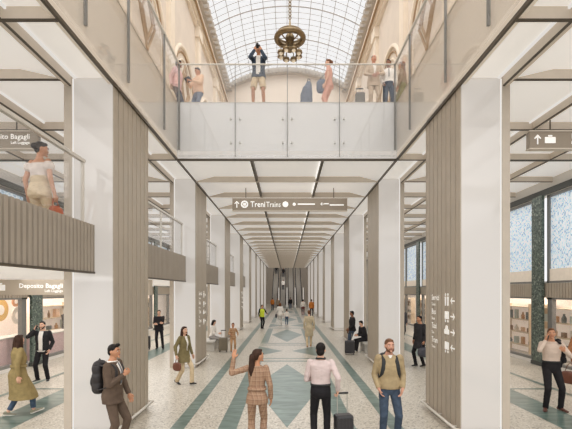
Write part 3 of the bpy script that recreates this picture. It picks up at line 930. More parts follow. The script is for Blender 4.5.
def person(label, x, y, z0, head, H=1.72, sex='m', skin='a', hair=('short', 'black'), pose=None, top=None, legs=None, shoes=None,
           group=None, b=1.0, vox=None, near=False, beard=None, extras=()):
    pose = pose or {}
    vox = vox or max(.0075, min(.018, y * .00075))
    S = H / 1.75
    root = thing('person', label, 'person', (x, y, z0), -math.radians(head), group)
    P = Person(); P.root = root; P.H = H; P.S = S
    SEC = SEC_M if sex == 'm' else SEC_F
    # ---- skeleton
    pz = pose.get('pz', .525) * H
    pel = V((pose.get('px', 0) * H, pose.get('py', 0) * H, pz))
    lean = math.radians(pose.get('lean', 0)); side = math.radians(pose.get('side', 0)); tw = math.radians(pose.get('twist', 0))
    Rm = Matrix.Rotation(-lean, 3, 'X') @ Matrix.Rotation(side, 3, 'Y')
    u = Rm @ V((0, 0, 1))
    def axes(t):
        Rz = Matrix.Rotation(-tw * max(0, min(1, t)), 3, 'Z')
        return Rm @ Rz @ V((1, 0, 0)), Rm @ Rz @ V((0, 1, 0))
    def spine(dz): return pel + u * dz * S
    sh_r, sh_f = axes(1)
    C = spine(.54)
    shw = (.178 if sex == 'm' else .158) * S * (1 + (b - 1) * .6)
    P.sh = {-1: spine(.488) - sh_r * shw, 1: spine(.488) + sh_r * shw}
    P.hip = {q: pel + V((q * .086 * S, 0, -.03 * S)) for q in (-1, 1)}
    P.arm = {}; P.leg = {}
    for q, nm in ((-1, 'lf'), (1, 'rf')):
        f = pose.get(nm, (q * .062, 0, .045, q * 8))
        tgt = V((f[0] * H, f[1] * H, f[2] * H))
        kn, an = ik(P.hip[q], tgt, .25 * H, .245 * H, pose.get(nm + '_pole', (q * .12, 1, 0)))
        P.leg[q] = (P.hip[q], kn, an, math.radians(f[3]), f[4] if len(f) > 4 else 0)
    for q, nm in ((-1, 'lh'), (1, 'rh')):
        h = pose.get(nm, (q * .135, .015, .50))
        tgt = V((h[0] * H, h[1] * H, h[2] * H))
        el, wr = ik(P.sh[q], tgt, .172 * H, .148 * H, pose.get(nm + '_pole', (q * .5, -1, -.3)))
        P.arm[q] = (P.sh[q], el, wr)
    # head
    hy = math.radians(pose.get('hy', 0)); hp = math.radians(pose.get('hp', 0))
    Rh = Matrix.Rotation(-hy, 3, 'Z') @ Matrix.Rotation(hp, 3, 'X')
    HS = S * .97 if H > 1.4 else S * 1.22
    hr, hf, hu = Rh @ sh_r, Rh @ V((sh_f.x, sh_f.y, 0)).normalized(), Rh @ V((0, 0, 1))
    hc = C + u * .075 * S + V((0, 0, .085)) * HS + hf * .022 * HS
    P.head = (hc, hr, hf, hu)
    def hp_(a, bb, c): return hc + (hr * a + hf * bb + hu * c) * HS
    # ---- body (one continuous surface)
    def sec_at(dz):
        if dz <= SEC[0][0]: return SEC[0][1:]
        for i in range(len(SEC) - 1):
            a, c2 = SEC[i], SEC[i + 1]
            if a[0] <= dz <= c2[0]:
                t = (dz - a[0]) / (c2[0] - a[0]); return tuple(a[j] + (c2[j] - a[j]) * t for j in (1, 2, 3))
        return SEC[-1][1:]
    def tring(dz, g, wmul=1.0, dmul=1.0, n=26):
        w, d, yo = sec_at(dz)
        t = dz / .48; r, f = axes(t); c0 = spine(dz) + f * yo * S
        e = 2.5 if .02 < dz < .46 else 2.1
        ring = []
        for i in range(n):
            a = 2 * PI * i / n; ca, sa = math.cos(a), math.sin(a)
            k = (abs(ca) ** e + abs(sa) ** e) ** (-1 / e)
            ring.append(c0 + r * (ca * k * ((w * b + g) * S * wmul)) + f * (sa * k * ((d * b + g) * S * dmul)))
        return ring
    B = MB()
    B.rings([tring(s[0], 0) for s in SEC])
    hs = lambda q: .018 * S
    for q in (-1, 1):
        a, e, w = P.arm[q]
        B.capsule(a, e, .047 * S * b, .038 * S * b); B.capsule(e, w, .038 * S * b, .026 * S)
        h, k, an, fy, tip = P.leg[q]
        B.capsule(h, k, .080 * S * b, .050 * S * b); B.capsule(k, k + (an - k) * .35, .050 * S * b, .051 * S * b); B.capsule(k + (an - k) * .35, an, .051 * S * b, .034 * S)
        fd = V((math.sin(fy), math.cos(fy), 0)); fd = (fd + V((0, 0, -tip))).normalized()
        B.capsule(an + fd * -.02 * S + V((0, 0, -.032 * S)), an + fd * .14 * S + V((0, 0, -.058 * S)), .027 * S, .016 * S)
    # neck, head
    B.capsule(C - u * .05 * S, hp_(0, -.02, -.04), .058 * S * (1 if sex == 'm' else .85), .052 * HS * (1 if sex == 'm' else .86))
    jawk = .30 if sex == 'm' else .36
    def hfn(p):
        x_, y_, z_ = p
        if z_ < 0:
            t = min(1, -z_ / .115)
            x_ *= 1 - jawk * t ** 1.6
            if y_ > 0: y_ *= 1 + .10 * t
            else: y_ *= 1 - .25 * t
        else:
            if y_ > 0: y_ *= 1 - .06 * (z_ / .115)
        return [x_, y_, z_]
    B.ell(hc, (.076 * HS, .096 * HS, .117 * HS), (hr, hf, hu), 22, 16, fn=lambda p: [q * HS for q in hfn([c / HS for c in p])])
    if near or vox < .012:
        B.capsule(hp_(0, .088, .012), hp_(0, .099, -.022), .008 * HS, .0135 * HS, 10)
        for q in (-1, 1):
            B.ell(hp_(q * .076, -.008, -.008), (.012 * HS, .02 * HS, .032 * HS), (hr, hf, hu), 10, 8)
            B.capsule(hp_(q * .018, .088, .026), hp_(q * .05, .074, .026), .010 * HS, .008 * HS, 8)
            B.ell(hp_(q * .036, .07, -.02), (.022 * HS, .018 * HS, .02 * HS), (hr, hf, hu), 10, 8)
        B.ell(hp_(0, .088, -.092), (.024 * HS, .02 * HS, .018 * HS), (hr, hf, hu), 10, 8)
    body = remesh(B, vox if not near else .0072, 2)
    # hands: palm, four fingers, thumb
    Hd = MB()
    for q in (-1, 1):
        a, e, w = P.arm[q]
        d = (w - e).normalized()
        nm = 'lh' if q < 0 else 'rh'
        if nm + '_dir' in pose: d = V(pose[nm + '_dir']).normalized()
        n = V(pose.get(nm + '_n', (-q, .15, 0))); n = (n - d * n.dot(d))
        if n.length < 1e-4: n = V((0, 0, 1)) - d * d.z
        n.normalize(); t = d.cross(n) * q
        curl = pose.get(nm + '_curl', .35)
        k = S
        Hd.capsule(w - d * .02 * k, w + d * .02 * k, .026 * k, .027 * k)
        Hd.ell(w + d * .048 * k, (.044 * k, .050 * k, .017 * k), (t, d, n), 14, 10)
        for o, ln in ((.030, .070), (.0105, .079), (-.0095, .073), (-.028, .058)):
            p = w + d * .082 * k + t * o * k; ang = 0; r = .0085 * k
            for sg, f in enumerate((.42, .32, .26)):
                ang += curl * (1.0 if sg else .7)
                dd = d * math.cos(ang) + n * math.sin(ang) + t * o * 1.5 * (1 - min(1, curl))
                p2 = p + dd.normalized() * ln * f * k
                Hd.capsule(p, p2, r, r * .92, 8); p = p2; r *= .92
        p = w + d * .025 * k + t * .034 * k
        p2 = p + (d * .7 + t * .6 + n * .3).normalized() * .036 * k
        p3 = p2 + (d * .85 + t * .1 + n * .45).normalized() * .032 * k
        Hd.capsule(p, p2, .0125 * k, .0105 * k, 8); Hd.capsule(p2, p3, .0105 * k, .008 * k, 8)
        P.__dict__[nm] = (w + d * .07 * k + n * .03 * k, d, n, t)
    hm = remesh(Hd, .0042 if y < 14 else .007, 1)
    body = join_meshes(body, hm)
    add_mesh('body', body, SK[skin], root)
    seed = x * 3.1 + y
    wr = .0045
    # ---- legs
    L = dict(kind='trousers', g=.012, hem=.0, flare=0.0); L.update(legs or {})
    if L['kind'] in ('trousers', 'shorts'):
        T = MB(); g = L['g']
        T.rings([tring(dz, g * .9) for dz in (-.12, -.07, 0, .06, .10) + ((.16, .22, L['rise']) if L.get('rise') else ())])
        for q in (-1, 1):
            h, k, an, fy, tip = P.leg[q]
            r0, r1, r2 = (.084 * b + g * .6) * S, (.054 * b + g) * S, (.042 + g + L['flare']) * S
            T.capsule(h, k, r0, r1)
            if L['kind'] == 'shorts': 
                T = MB() if False else T
            else:
                m1 = k + (an - k) * .4
                T.capsule(k, m1, r1, (r1 * .55 + r2 * .45))
                end = k + (an - k) * (1 - L['hem']) + V((0, 0, -.02 * S))
                T.capsule(m1, end, (r1 * .55 + r2 * .45), r2, flat_end=True)
        if L['kind'] == 'shorts':
            T = MB(); T.rings([tring(dz, g * .9) for dz in (-.12, -.07, 0, .06, .10)])
            for q in (-1, 1):
                h, k, an, fy, tip = P.leg[q]
                T.capsule(h, h + (k - h) * .92, (.084 * b + g * .6) * S, (.066 * b + g) * S, flat_end=True)
        add_mesh(L['kind'], remesh(T, vox, 2, wr * .8, seed), L['mat'], root)
        if 'belt' in L:
            R = [tring(.10, g + .012), tring(.135, g + .012)]
            MB().rings(R).build('belt', L['belt'], root, smooth=True)
    elif L['kind'] == 'skirt':
        T = MB(); hem = L['len']
        rs = []
        for i in range(9):
            dz = .11 - (.11 + hem) * i / 8
            k = max(0, (-dz - .05) / hem)
            rs.append([p for p in tring(max(dz, -.07), L['g'] + L['flare'] * k)])
            if dz < -.07:
                mid = (P.leg[-1][1] + P.leg[1][1]) / 2 - (P.hip[-1] + P.hip[1]) / 2
                sh = V((mid.x, mid.y, 0)) * min(1, (-dz - .07) / .42) + u * (dz + .07) * S
                rs[-1] = [p + sh for p in rs[-1]]
        T.rings(rs); add_mesh('skirt', remesh(T, vox, 2, wr, seed), L['mat'], root)
    # ---- shoes
    SH = dict(mat=black, sole=None, high=0.0); SH.update(shoes or {})
    if SH.get('mat'):
        for q in (-1, 1):
            h, k, an, fy, tip = P.leg[q]
            fd = V((math.sin(fy), math.cos(fy), 0)); rt = V((fd.y, -fd.x, 0)); up = V((0, 0, 1))
            if tip:
                up = (up + fd * tip).normalized(); fd = (fd - V((0, 0, 1)) * tip).normalized()
            F = MB(); base = an - up * (.045 * H - .004)
            prof = [(-.075, .030, .07), (-.03, .036, .085), (.03, .038, .075), (.08, .044, .052), (.13, .045, .042), (.17, .036, .034), (.19, .02, .024)]
            rs = []
            for t_, w_, h_ in prof:
                ring = []
                for i in range(14):
                    a = 2 * PI * i / 14
                    z_ = math.sin(a)
                    ring.append(base + fd * t_ * S + rt * math.cos(a) * w_ * S + up * ((h_ * .5 * (1 + z_)) + .004) * S)
                rs.append(ring)
            F.rings(rs)
            if SH['high']: F.capsule(an - up * .01, an + (k - an).normalized() * SH['high'], .043 * S, .05 * S, flat_end=True)
            so = add_mesh('shoe', remesh(F, .008 if y < 16 else .012, 1), SH['mat'], root)
            if SH['sole']:
                Q = MB(); Q.rings([[base + fd * t_ * S * 1.03 + rt * sg * w_ * S * 1.05 + up * zz * S for t_, w_, h_ in (prof if sg > 0 else reversed(prof)) for sg in (sg,)] for zz in (0, .02)]) if False else None
                pts = [base + fd * t_ * S * 1.03 + rt * w_ * S * 1.04 for t_, w_, h_ in prof] + [base + fd * t_ * S * 1.03 - rt * w_ * S * 1.04 for t_, w_, h_ in reversed(prof)]
                MB().prism(pts, up * .022 * S).build('sole', SH['sole'], so)
    # ---- top garments (list, inner to outer)
    for tp in (top or []):
        g = tp.get('g', .012); hem = tp.get('hem', .02); fl_ = tp.get('flare', 0.0); T = MB(); neck = tp.get('neck', .535)
        zs = []; dz = hem
        while dz < neck - .03: zs.append(dz); dz += .05
        zs.append(neck)
        rs = []
        for dz in zs:
            k = max(0, (.08 - dz) / max(.08 - hem, .05)) if hem < .08 else 0
            d2 = max(dz, -.05)
            rg = tring(d2, g + fl_ * k + tp.get('collar', .004) * (1 if dz >= .5 else 0))
            if dz < -.05:
                sh = u * (dz + .05) * S * .15 + V((0, 0, (dz + .05) * S * .85))
                mid = (P.leg[-1][1] + P.leg[1][1]) / 2 - (P.hip[-1] + P.hip[1]) / 2
                sh += V((mid.x, mid.y, 0)) * min(1, (-dz - .05) / .42) * .8
                rg = [p + sh for p in rg]
            rs.append(rg)
        T.rings(rs)
        sl = tp.get('sleeve', 'long')
        if sl != 'none':
            for q in (-1, 1):
                a, e, w = P.arm[q]; r0, r1, r2 = (.049 * b + g * .6) * S, (.040 * b + g * .55) * S, (.030 + g * .5) * S
                if sl == 'long':
                    T.capsule(a, e, r0, r1); T.capsule(e, e + (w - e) * .97, r1, r2 + tp.get('cuff', 0) * S, flat_end=True)
                elif sl == 'rolled':
                    T.capsule(a, e, r0, r1); T.capsule(e, e + (w - e) * .3, r1, r1, flat_end=True)
                elif sl == 'puff':
                    T.ell(a + (e - a) * .3, (.085 * S, .085 * S, .085 * S)); 
                else:
                    T.capsule(a, a + (e - a) * .55, r0, r0 * .98, flat_end=True)
        ob = add_mesh(tp['name'], remesh(T, vox, tp.get('sm', 2), tp.get('wr', wr), seed + 5), tp['mat'], root)
        if tp.get('belted'):
            MB().rings([tring(.12, g + .022), tring(.165, g + .022)]).build('belt', tp['belted'], root, smooth=True)
        if tp.get('hood'):
            Hh = MB(); Hh.ell(C - sh_f * .07 * S, (.11 * S, .06 * S, .08 * S), (sh_r, sh_f, V((0, 0, 1))))
            add_mesh('hood', remesh(Hh, vox, 2), tp['mat'], root)
    # ---- chest patches: shirt V, tie, lapels
    def patch(name, m, dz0, dz1, w0, w1, g, side=1, x0=0.0, x1=0.0, parent=None):
        Q = MB(); n = 9; rows = []
        for i in range(13):
            t = i / 12; dz = dz0 + (dz1 - dz0) * t; w = w0 + (w1 - w0) * t; xc = x0 + (x1 - x0) * t
            W, D, yo = sec_at(dz); r, f = axes(dz / .48); c0 = spine(dz) + f * yo * S
            row = []
            for j in range(n):
                xx = xc + w * (-1 + 2 * j / (n - 1))
                e = 2.5 if .02 < dz < .46 else 2.1
                A_, D_ = W * b + g, D * b + g
                k = max(0, 1 - abs(xx / A_) ** e) ** (1 / e)
                row.append(c0 + r * xx * S + f * D_ * k * side * S)
            rows.append(row)
        Q.rings(rows, cap=False, close=False)
        return Q.build(name, m, parent or root, smooth=True, solid=.006)
    P.patch = patch
    for e in extras: patch(*e[0], **(e[1] if len(e) > 1 else {}))
    # ---- hair
    kind, hc_ = hair
    if kind != 'bald':
        Q = MB(); hm_ = HR[hc_]
        A3 = (hr, hf, hu)
        if kind == 'buzz':
            Q.ell(hp_(0, -.014, .030), (.078 * HS, .092 * HS, .088 * HS), A3)
        else:
            Q.ell(hp_(0, -.018, .036), (.081 * HS, .096 * HS, .089 * HS), A3)
            Q.ell(hp_(0, -.045, -.012), (.072 * HS, .062 * HS, .072 * HS), A3)
            Q.ell(hp_(0, .036, .097), (.056 * HS, .042 * HS, .023 * HS), A3)
        if kind == 'thick':
            Q.ell(hp_(0, -.022, .04), (.087 * HS, .104 * HS, .093 * HS), A3); Q.ell(hp_(0, -.05, -.03), (.076 * HS, .064 * HS, .075 * HS), A3)
        if kind == 'quiff': Q.ell(hp_(.01, .066, .108), (.052 * HS, .04 * HS, .03 * HS), A3)
        if kind in ('long', 'ponytail', 'bob'):
            Q.ell(hp_(0, -.03, .03), (.086 * HS, .092 * HS, .095 * HS), A3)
        if kind == 'long':
            for q in (-1, 0, 1):
                Q.capsule(hp_(q * .05, -.045, .02), hp_(q * .06, -.075, -.17), .05 * HS, .042 * HS)
                Q.capsule(hp_(q * .06, -.075, -.17), hp_(q * .055, -.085, -.30), .042 * HS, .024 * HS)
            for q in (-1, 1): Q.capsule(hp_(q * .072, .0, .03), hp_(q * .082, -.01, -.16), .026 * HS, .03 * HS)
        if kind == 'bob':
            for q in (-1, 0, 1): Q.capsule(hp_(q * .055, -.045, .0), hp_(q * .06, -.055, -.13), .052 * HS, .048 * HS)
            for q in (-1, 1): Q.capsule(hp_(q * .074, .005, .03), hp_(q * .082, .0, -.12), .024 * HS, .03 * HS)
        if kind == 'ponytail':
            Q.capsule(hp_(0, -.08, .03), hp_(0, -.125, .0), .04 * HS, .045 * HS)
            Q.capsule(hp_(0, -.125, .0), hp_(0, -.13, -.24), .048 * HS, .058 * HS); Q.capsule(hp_(0, -.13, -.24), hp_(.01, -.12, -.44), .058 * HS, .015 * HS)
        if kind == 'bun':
            Q.ell(hp_(0, -.11, .02), (.05 * HS, .05 * HS, .05 * HS), A3)
        add_mesh('hair', remesh(Q, .009 if y < 14 else .012, 1, .003, seed), hm_, root)
    if beard:
        Q = MB()
        Q.capsule(hp_(-.05, .035, -.075), hp_(0, .071, -.096), .022 * HS, .025 * HS); Q.capsule(hp_(.05, .035, -.075), hp_(0, .071, -.096), .022 * HS, .025 * HS)
        for q in (-1, 1):
            Q.capsule(hp_(q * .064, .02, -.02), hp_(q * .050, .034, -.075), .013 * HS, .022 * HS)
            Q.capsule(hp_(0, .1, -.043), hp_(q * .03, .084, -.056), .006 * HS, .008 * HS)
        add_mesh('beard', remesh(Q, .007, 1, .002, seed), HR[beard], root)
    if near or vox < .012:
        for q in (-1, 1):
            E = MB(); E.ell(hp_(q * .033, .081, .008), (.0125 * HS, .009 * HS, .008 * HS), (hr, hf, hu), 10, 8, 0); E.ell(hp_(q * .033, .0865, .008), (.006 * HS, .006 * HS, .006 * HS), (hr, hf, hu), 8, 6, 1)
            E.build('eye', [EYEW, EYEB], root, smooth=True)
            if hair[0] != 'bald':
                MB().tube([hp_(q * .016, .0975, .03), hp_(q * .034, .0915, .036), hp_(q * .052, .078, .03)], .005 * HS, 6).build('eyebrow', HR[hair[1]], root, smooth=True)
        MB().ell(hp_(0, .0945, -.052), (.023 * HS, .009 * HS, .008 * HS), (hr, hf, hu), 12, 8).build('lips', LIP, root, smooth=True)
    P.hp_ = hp_; P.tring = tring; P.spine = spine; P.axes = axes; P.HS = HS
    P.rz = -math.radians(head); P.loc = V((x, y, z0))
    def W(p): return P.loc + Matrix.Rotation(P.rz, 3, 'Z') @ V(p)
    P.W = W
    return P

def carried(P, name, label, cat, base, group=None):
    """a thing carried by a person: empty at its own base, geometry given in the person's frame"""
    base = V(base)
    return thing(name, label, cat, P.W(base), P.rz, group), base

def rbox(mb, c, ax, ay, az, r=None, n=3):
    return mb

def backpack(P, label, m, size=(.30, .17, .44), mid=.28, front_straps=True, strap_g=.03, roll=False):
    S = P.S; r, f = P.axes(.6); up = V((0, 0, 1)); c = P.spine(mid) - f * (.115 + size[1] / 2 + .02) * S
    base = c - up * size[2] / 2 * S
    t, o = carried(P, 'backpack', label, 'backpack', base)
    B = MB(); w, d, h = [q * S / 2 for q in size]
    for zz in (-.62, 0, .62):
        B.ell(c + up * h * zz, (w * (1 - .1 * abs(zz)), d * (1 - .15 * max(0, zz)), h * .55), (r, f, up), 18, 12, fn=lambda p: [math.copysign(abs(p[0] / w) ** .6 * w, p[0]), math.copysign(abs(p[1] / d) ** .6 * d, p[1]), p[2]])
    add_mesh('body', remesh(B, .011, 2, .003, 3), m, t, o)
    B = MB(); B.ell(c - f * d * .95 - up * h * .3, (w * .75, d * .45, h * .48), (r, f, up), 16, 10)
    add_mesh('pocket', remesh(B, .010, 1), m, t, o)
    B = MB(); B.ell(c + up * h * .95, (w * .95, d * .9, h * .2), (r, f, up), 16, 10); add_mesh('flap', remesh(B, .01, 1), m, t, o)
    B = MB(); B.tube([c + up * h * 1.1 + r * .05 - f * 0, c + up * h * 1.28, c + up * h * 1.1 - r * .05], .009, 6); B.build('top_loop', m, t, o)
    for q in (-1, 1):
        pts = []
        rr, ff = P.axes(1)
        xs = .105 * S
        pts.append(c + rr * q * xs + up * h * .9 + f * d * .8)
        pts.append(P.spine(.47) + rr * q * xs - ff * .10 * S)
        pts.append(P.spine(.535) + rr * q * xs * .98 - ff * .01 * S)
        pts.append(P.spine(.47) + rr * q * xs + ff * .092 * S)
        pts.append(P.spine(.38) + rr * q * xs * 1.12 + ff * .128 * S)
        pts.append(P.spine(.26) + rr * q * xs * 1.28 + ff * .118 * S)
        pts.append(P.spine(.17) + rr * q * .15 * S + ff * .05 * S)
        pts.append(P.spine(.12) + rr * q * .15 * S - ff * .09 * S)
        pts.append(c + rr * q * w * .8 - up * h * .8 + f * d * .5)
        # smooth
        for _ in range(2):
            n = [pts[0]]
            for a, b_ in zip(pts[:-1], pts[1:]): n += [a * .75 + b_ * .25, a * .25 + b_ * .75]
            pts = n + [pts[-1]]
        B = MB(); B.tube(pts, .032 * S, 8, flat=.35); B.build('strap', m, t, o, smooth=True)
    return t

def suitcase(x, y, z, rz, label, m, size=(.38, .24, .56), handle=.45, hm=None, lean=0.0):
    t = thing('suitcase', label, 'suitcase', (x, y, z), math.radians(rz))
    if lean: t.rotation_euler = (math.radians(lean), 0, math.radians(rz))
    w, d, h = size; z0 = .06
    MB().box(-w / 2, w / 2, -d / 2, d / 2, z0, z0 + h).build('shell', m, t, bevel=.04)
    Q = MB()
    for i in range(5):
        xx = -w * .36 + i * w * .18
        Q.box(xx - .012, xx + .012, -d / 2 - .006, d / 2 + .006, z0 + .05, z0 + h - .05)
    Q.build('rib', m, t, bevel=.004)
    for a in (-1, 1):
        for b_ in (-1, 1):
            MB().cyl((a * w * .38 - .015, b_ * d * .34, .03), (a * w * .38 + .015, b_ * d * .34, .03), .03, seg=10).build('wheel', black, t)
    hm = hm or M['steel']
    Q = MB()
    for a in (-1, 1): Q.cyl((a * .09, d * .3, z0 + h - .02), (a * .09, d * .3, z0 + h + handle), .009, seg=8)
    Q.build('handle_pole', hm, t)
    MB().box(-.11, .11, d * .3 - .015, d * .3 + .015, z0 + h + handle - .012, z0 + h + handle + .02).build('handle_grip', black, t, bevel=.008)
    return t

def bag(P, kind_name, label, cat, c, size, m, axes=None, handles=None, hm=None):
    """soft bag centred at c (person frame); handles: list of polylines"""
    c = V(c); w, d, h = [q / 2 for q in size]; r, f, up = axes or (V((1, 0, 0)), V((0, 1, 0)), V((0, 0, 1)))
    t, o = carried(P, kind_name, label, cat, c - V((0, 0, h)))
    B = MB(); B.ell(c, (w, d, h), (r, f, up), 20, 14, fn=lambda p: [math.copysign(abs(p[0] / w) ** .55 * w, p[0]) , math.copysign(abs(p[1] / d) ** .7 * d, p[1]), math.copysign(abs(p[2] / h) ** .6 * h, p[2])])
    add_mesh('body', remesh(B, .011, 2, .003, 2), m, t, o)
    Q = MB(); Q.obox(c + up * h * .95, r * w * .8, f * .012, up * .008); Q.build('zip', hm or m, t, o)
    for hl in handles or []:
        Q = MB(); Q.tube(hl, .009, 6); Q.build('handle', hm or m, t, o, smooth=True)
    return t

def phone(P, hand, label):
    c, d, n, t = P.__dict__[hand]
    tt, o = carried(P, 'phone', label, 'phone', c - V((0, 0, .07)))
    Q = MB(); Q.obox(c, t * .036, d * .072, n * .004); Q.build('case', black, tt, o, bevel=.003)
    Q = MB(); Q.obox(c + n * .0045, t * .032, d * .067, n * .0006); Q.build('screen', mat('phone_screen', (60, 66, 74), .15), tt, o)
    return tt
# ------------------------------------------------------------------ clothes
def F(n, c, **k): return fab(n, c, **k)
suit_brown = F('brown_wool', (98, 82, 70)); white_c = F('white_cotton', (236, 230, 222), var=.04); grey_tie = F('grey_tie', (120, 122, 128))
black_c = F('black_cloth', (38, 36, 38)); blackj = F('black_jacket', (44, 42, 44)); khaki = F('khaki_gabardine', (152, 134, 92)); denim = F('denim', (78, 96, 118), var=.2)
denim2 = F('dark_denim', (66, 78, 94), var=.2); plaid = mat_plaid('brown_plaid', (164, 130, 104), (128, 96, 76), (190, 162, 136), .075); pinkish = F('pale_pink_cotton', (212, 193, 189), var=.05)
olive = F('olive_knit', (170, 150, 116)); oliveb = F('olive_blazer', (128, 116, 82)); beige_c = F('beige_cloth', (214, 192, 158)); navy = F('navy_cloth', (62, 72, 86)); tan_c = F('tan_cloth', (190, 148, 108))
hiv = mat('hi_vis_yellow', (212, 226, 60), .6, emit=(212, 226, 60), es=.0); greyb = F('grey_blue_cloth', (116, 124, 138)); salmon = F('salmon_cloth', (222, 168, 148)); pink_c = F('pink_cotton', (232, 190, 188))
peach = F('peach_knit', (226, 190, 160)); plaidb = mat_plaid('beige_plaid', (196, 174, 148), (168, 142, 116), (220, 204, 182), .08); brownl = mat('brown_leather', (112, 66, 48), .45); redl = mat('rust_leather', (172, 88, 54), .45)
greygreen = F('green_skirt', (124, 124, 78)); orange_c = F('orange_cloth', (206, 128, 62)); charc = F('charcoal_cloth', (78, 78, 84)); suitc = mat('black_shell', (50, 48, 50), .35); suitg = mat('taupe_shell', (118, 108, 90), .4)
taupe_c = F('taupe_cloth', (150, 132, 112)); greyc = F('grey_cloth', (150, 146, 142)); whiteshoe = mat('white_shoe', (214, 210, 200), .5); sneak = mat('olive_sneaker', (150, 146, 126), .6); brownshoe = mat('brown_shoe', (86, 50, 38), .4)
def tr(m, **k): return dict(kind='trousers', mat=m, **k)
def shirt(m, **k): return dict(dict(name='shirt', mat=m, g=.012, hem=.03), **k)
def jacket(m, **k): return dict(dict(name='jacket', mat=m, g=.024, hem=-.12, flare=.015), **k)
def coat(m, **k): return dict(dict(name='coat', mat=m, g=.03, hem=-.5, flare=.07), **k)
VF = lambda m, a=.16, w=.06, g=.031: (('shirt_front', m, a, .53, .006, w, g),)
TIE = lambda m, g=.037: (('tie', m, .18, .52, .022, .014, g),)

# ---- foreground
P1 = person('man in a brown suit with a black backpack, standing by the front left pillar', -2.88, 6.62, 0, 94, 1.79, 'm', 'b', ('quiff', 'black'),
    dict(rh=(.05, .13, .72), rh_pole=(.5, -.5, -1), rh_n=(-.4, -1, 0), rh_curl=.9, lh=(-.13, .09, .50), hy=4, lf=(-.06, .05, .045, -6), rf=(.06, -.05, .045, 10)),
    [shirt(white_c, neck=.55, g=.010), jacket(suit_brown)], tr(suit_brown), dict(mat=brownshoe), near=True, extras=(VF(white_c), TIE(grey_tie)))
backpack(P1, 'black backpack on the back of the man in the brown suit', mat('black_nylon', (46, 42, 42), .6, var=.2), (.30, .18, .46))
P2 = person('woman in a long khaki trench coat seen from behind, walking at far left', -5.74, 8.55, 0, 42, 1.73, 'f', 'a', ('long', 'brown'),
    dict(rf=(.05, .15, .05, 4, -.25), lf=(-.05, -.10, .05, 0, .25), lh=(-.155, .05, .50), rh=(.15, -.04, .50), hy=-25),
    [dict(name='trench_coat', mat=khaki, g=.034, hem=-.56, flare=.125, belted=khaki, neck=.55)], tr(denim, hem=.14), dict(mat=sneak, sole=SOLE))
P3 = person('bearded man in a black jacket over a white top, phoning, at left', -7.18, 11.75, 0, 172, 1.78, 'm', 'a', ('short', 'black'),
    dict(rh=(.085, .085, .86), rh_dir=(-.25, -.25, 1), rh_n=(-1, 0, .1), rh_pole=(.6, .3, -1), lh=(-.125, .05, .52), lf=(-.085, 0, .045, -18), rf=(.075, 0, .045, 18)),
    [shirt(white_c, hem=-.06, neck=.54), jacket(blackj, hem=-.02, flare=0)], tr(black_c), dict(mat=black, sole=SOLE), beard='black',
    extras=((('shirt_front', white_c, -.02, .53, .05, .06, .031),),))
phone(P3, 'rh', 'phone at the ear of the bearded man in the black jacket')
P4 = person('woman in a brown plaid suit seen from behind, waving her left hand', -.50, 6.67, 0, 2, 1.70, 'f', 'b', ('ponytail', 'brown'),
    dict(lh=(-.235, .03, .895), lh_pole=(-.6, -.2, -1), lh_dir=(.1, .1, 1), lh_n=(.2, 1, 0), lh_curl=.15, rh=(.135, .02, .50), hy=55, rf=(.05, .03, .045, 6), lf=(-.055, -.02, .045, -6)),
    [dict(name='jacket', mat=plaid, g=.020, hem=-.11, flare=.018, belted=plaid)], tr(plaid, flare=.008), near=True, b=.93)
P5 = person('man in a pale pink shirt and black trousers seen from behind', .58, 6.9, 0, 3, 1.77, 'm', 'a', ('thick', 'black'),
    dict(rh=(.165, -.01, .53), rh_curl=.9, lh=(-.07, .14, .61), lh_pole=(-.7, -1, -.5), hy=8, hp=-4),
    [shirt(pinkish, g=.016, wr=.006, hem=.10)], tr(black_c, belt=black), dict(mat=black), near=True)
Q = MB()
hs = [P5.hp_(.075 * math.sin(a), -.02 - .10 * math.cos(a) * .9, -.155 + .015 * math.cos(a)) for a in [-2.2 + 4.4 * i / 20 for i in range(21)]]
t, o = carried(P5, 'headphones', 'black headphones round the neck of the man in the pale pink shirt', 'headphones', hs[10])
Q.tube(hs, .016, 8); Q.build('band', black, t, o, smooth=True)
for p in (hs[0], hs[-1]): MB().ell(p, (.03, .035, .04), seg=12, rn=8).build('ear_cup', black, t, o, smooth=True)
suitcase(.97, 6.86, 0, 12, 'black suitcase pulled by the man in the pale pink shirt', suitc, (.31, .22, .48), .34)
P6 = person('bearded man in a tan sweater and blue jeans facing the viewer', 1.80, 7.05, 0, 182, 1.83, 'm', 'd', ('short', 'ginger'),
    dict(rh=(.112, .07, .525), rh_pole=(.45, -1, 0), rh_dir=(-.35, .25, -1), lh=(-.112, .07, .525), lh_pole=(-.45, -1, 0), lh_dir=(.35, .25, -1), hy=-6, lf=(-.075, 0, .045, -14), rf=(.07, .02, .045, 12)),
    [dict(name='sweater', mat=olive, g=.022, hem=-.02, flare=.0, neck=.54)], tr(denim2), dict(mat=brownshoe), near=True, beard='ginger', b=1.0,
    extras=((('collar', white_c, .50, .55, .012, .04, .034),),))
backpack(P6, 'black backpack worn by the bearded man in the tan sweater', mat('black_canvas', (40, 42, 42), .7, var=.2), (.30, .17, .46))
P7 = person('man in a cream shirt and black trousers on the phone at right', 5.88, 8.9, 0, 192, 1.84, 'm', 'b', ('short', 'auburn'),
    dict(rh=(.095, .09, .85), rh_dir=(-.3, -.25, 1), rh_n=(-1, 0, .1), rh_pole=(.7, .2, -1), lh=(-.085, .13, .74), lh_pole=(-.9, -.2, -1), lh_n=(0, -1, .2), lh_curl=.9, hy=14, hp=6, lf=(-.10, .0, .045, -22), rf=(.075, .03, .045, 24)),
    [shirt(F('cream_cotton', (210, 190, 174), var=.05), g=.014, wr=.005, hem=.10)], tr(black_c, belt=black), dict(mat=brownshoe))
phone(P7, 'rh', 'phone at the ear of the man in the cream shirt')
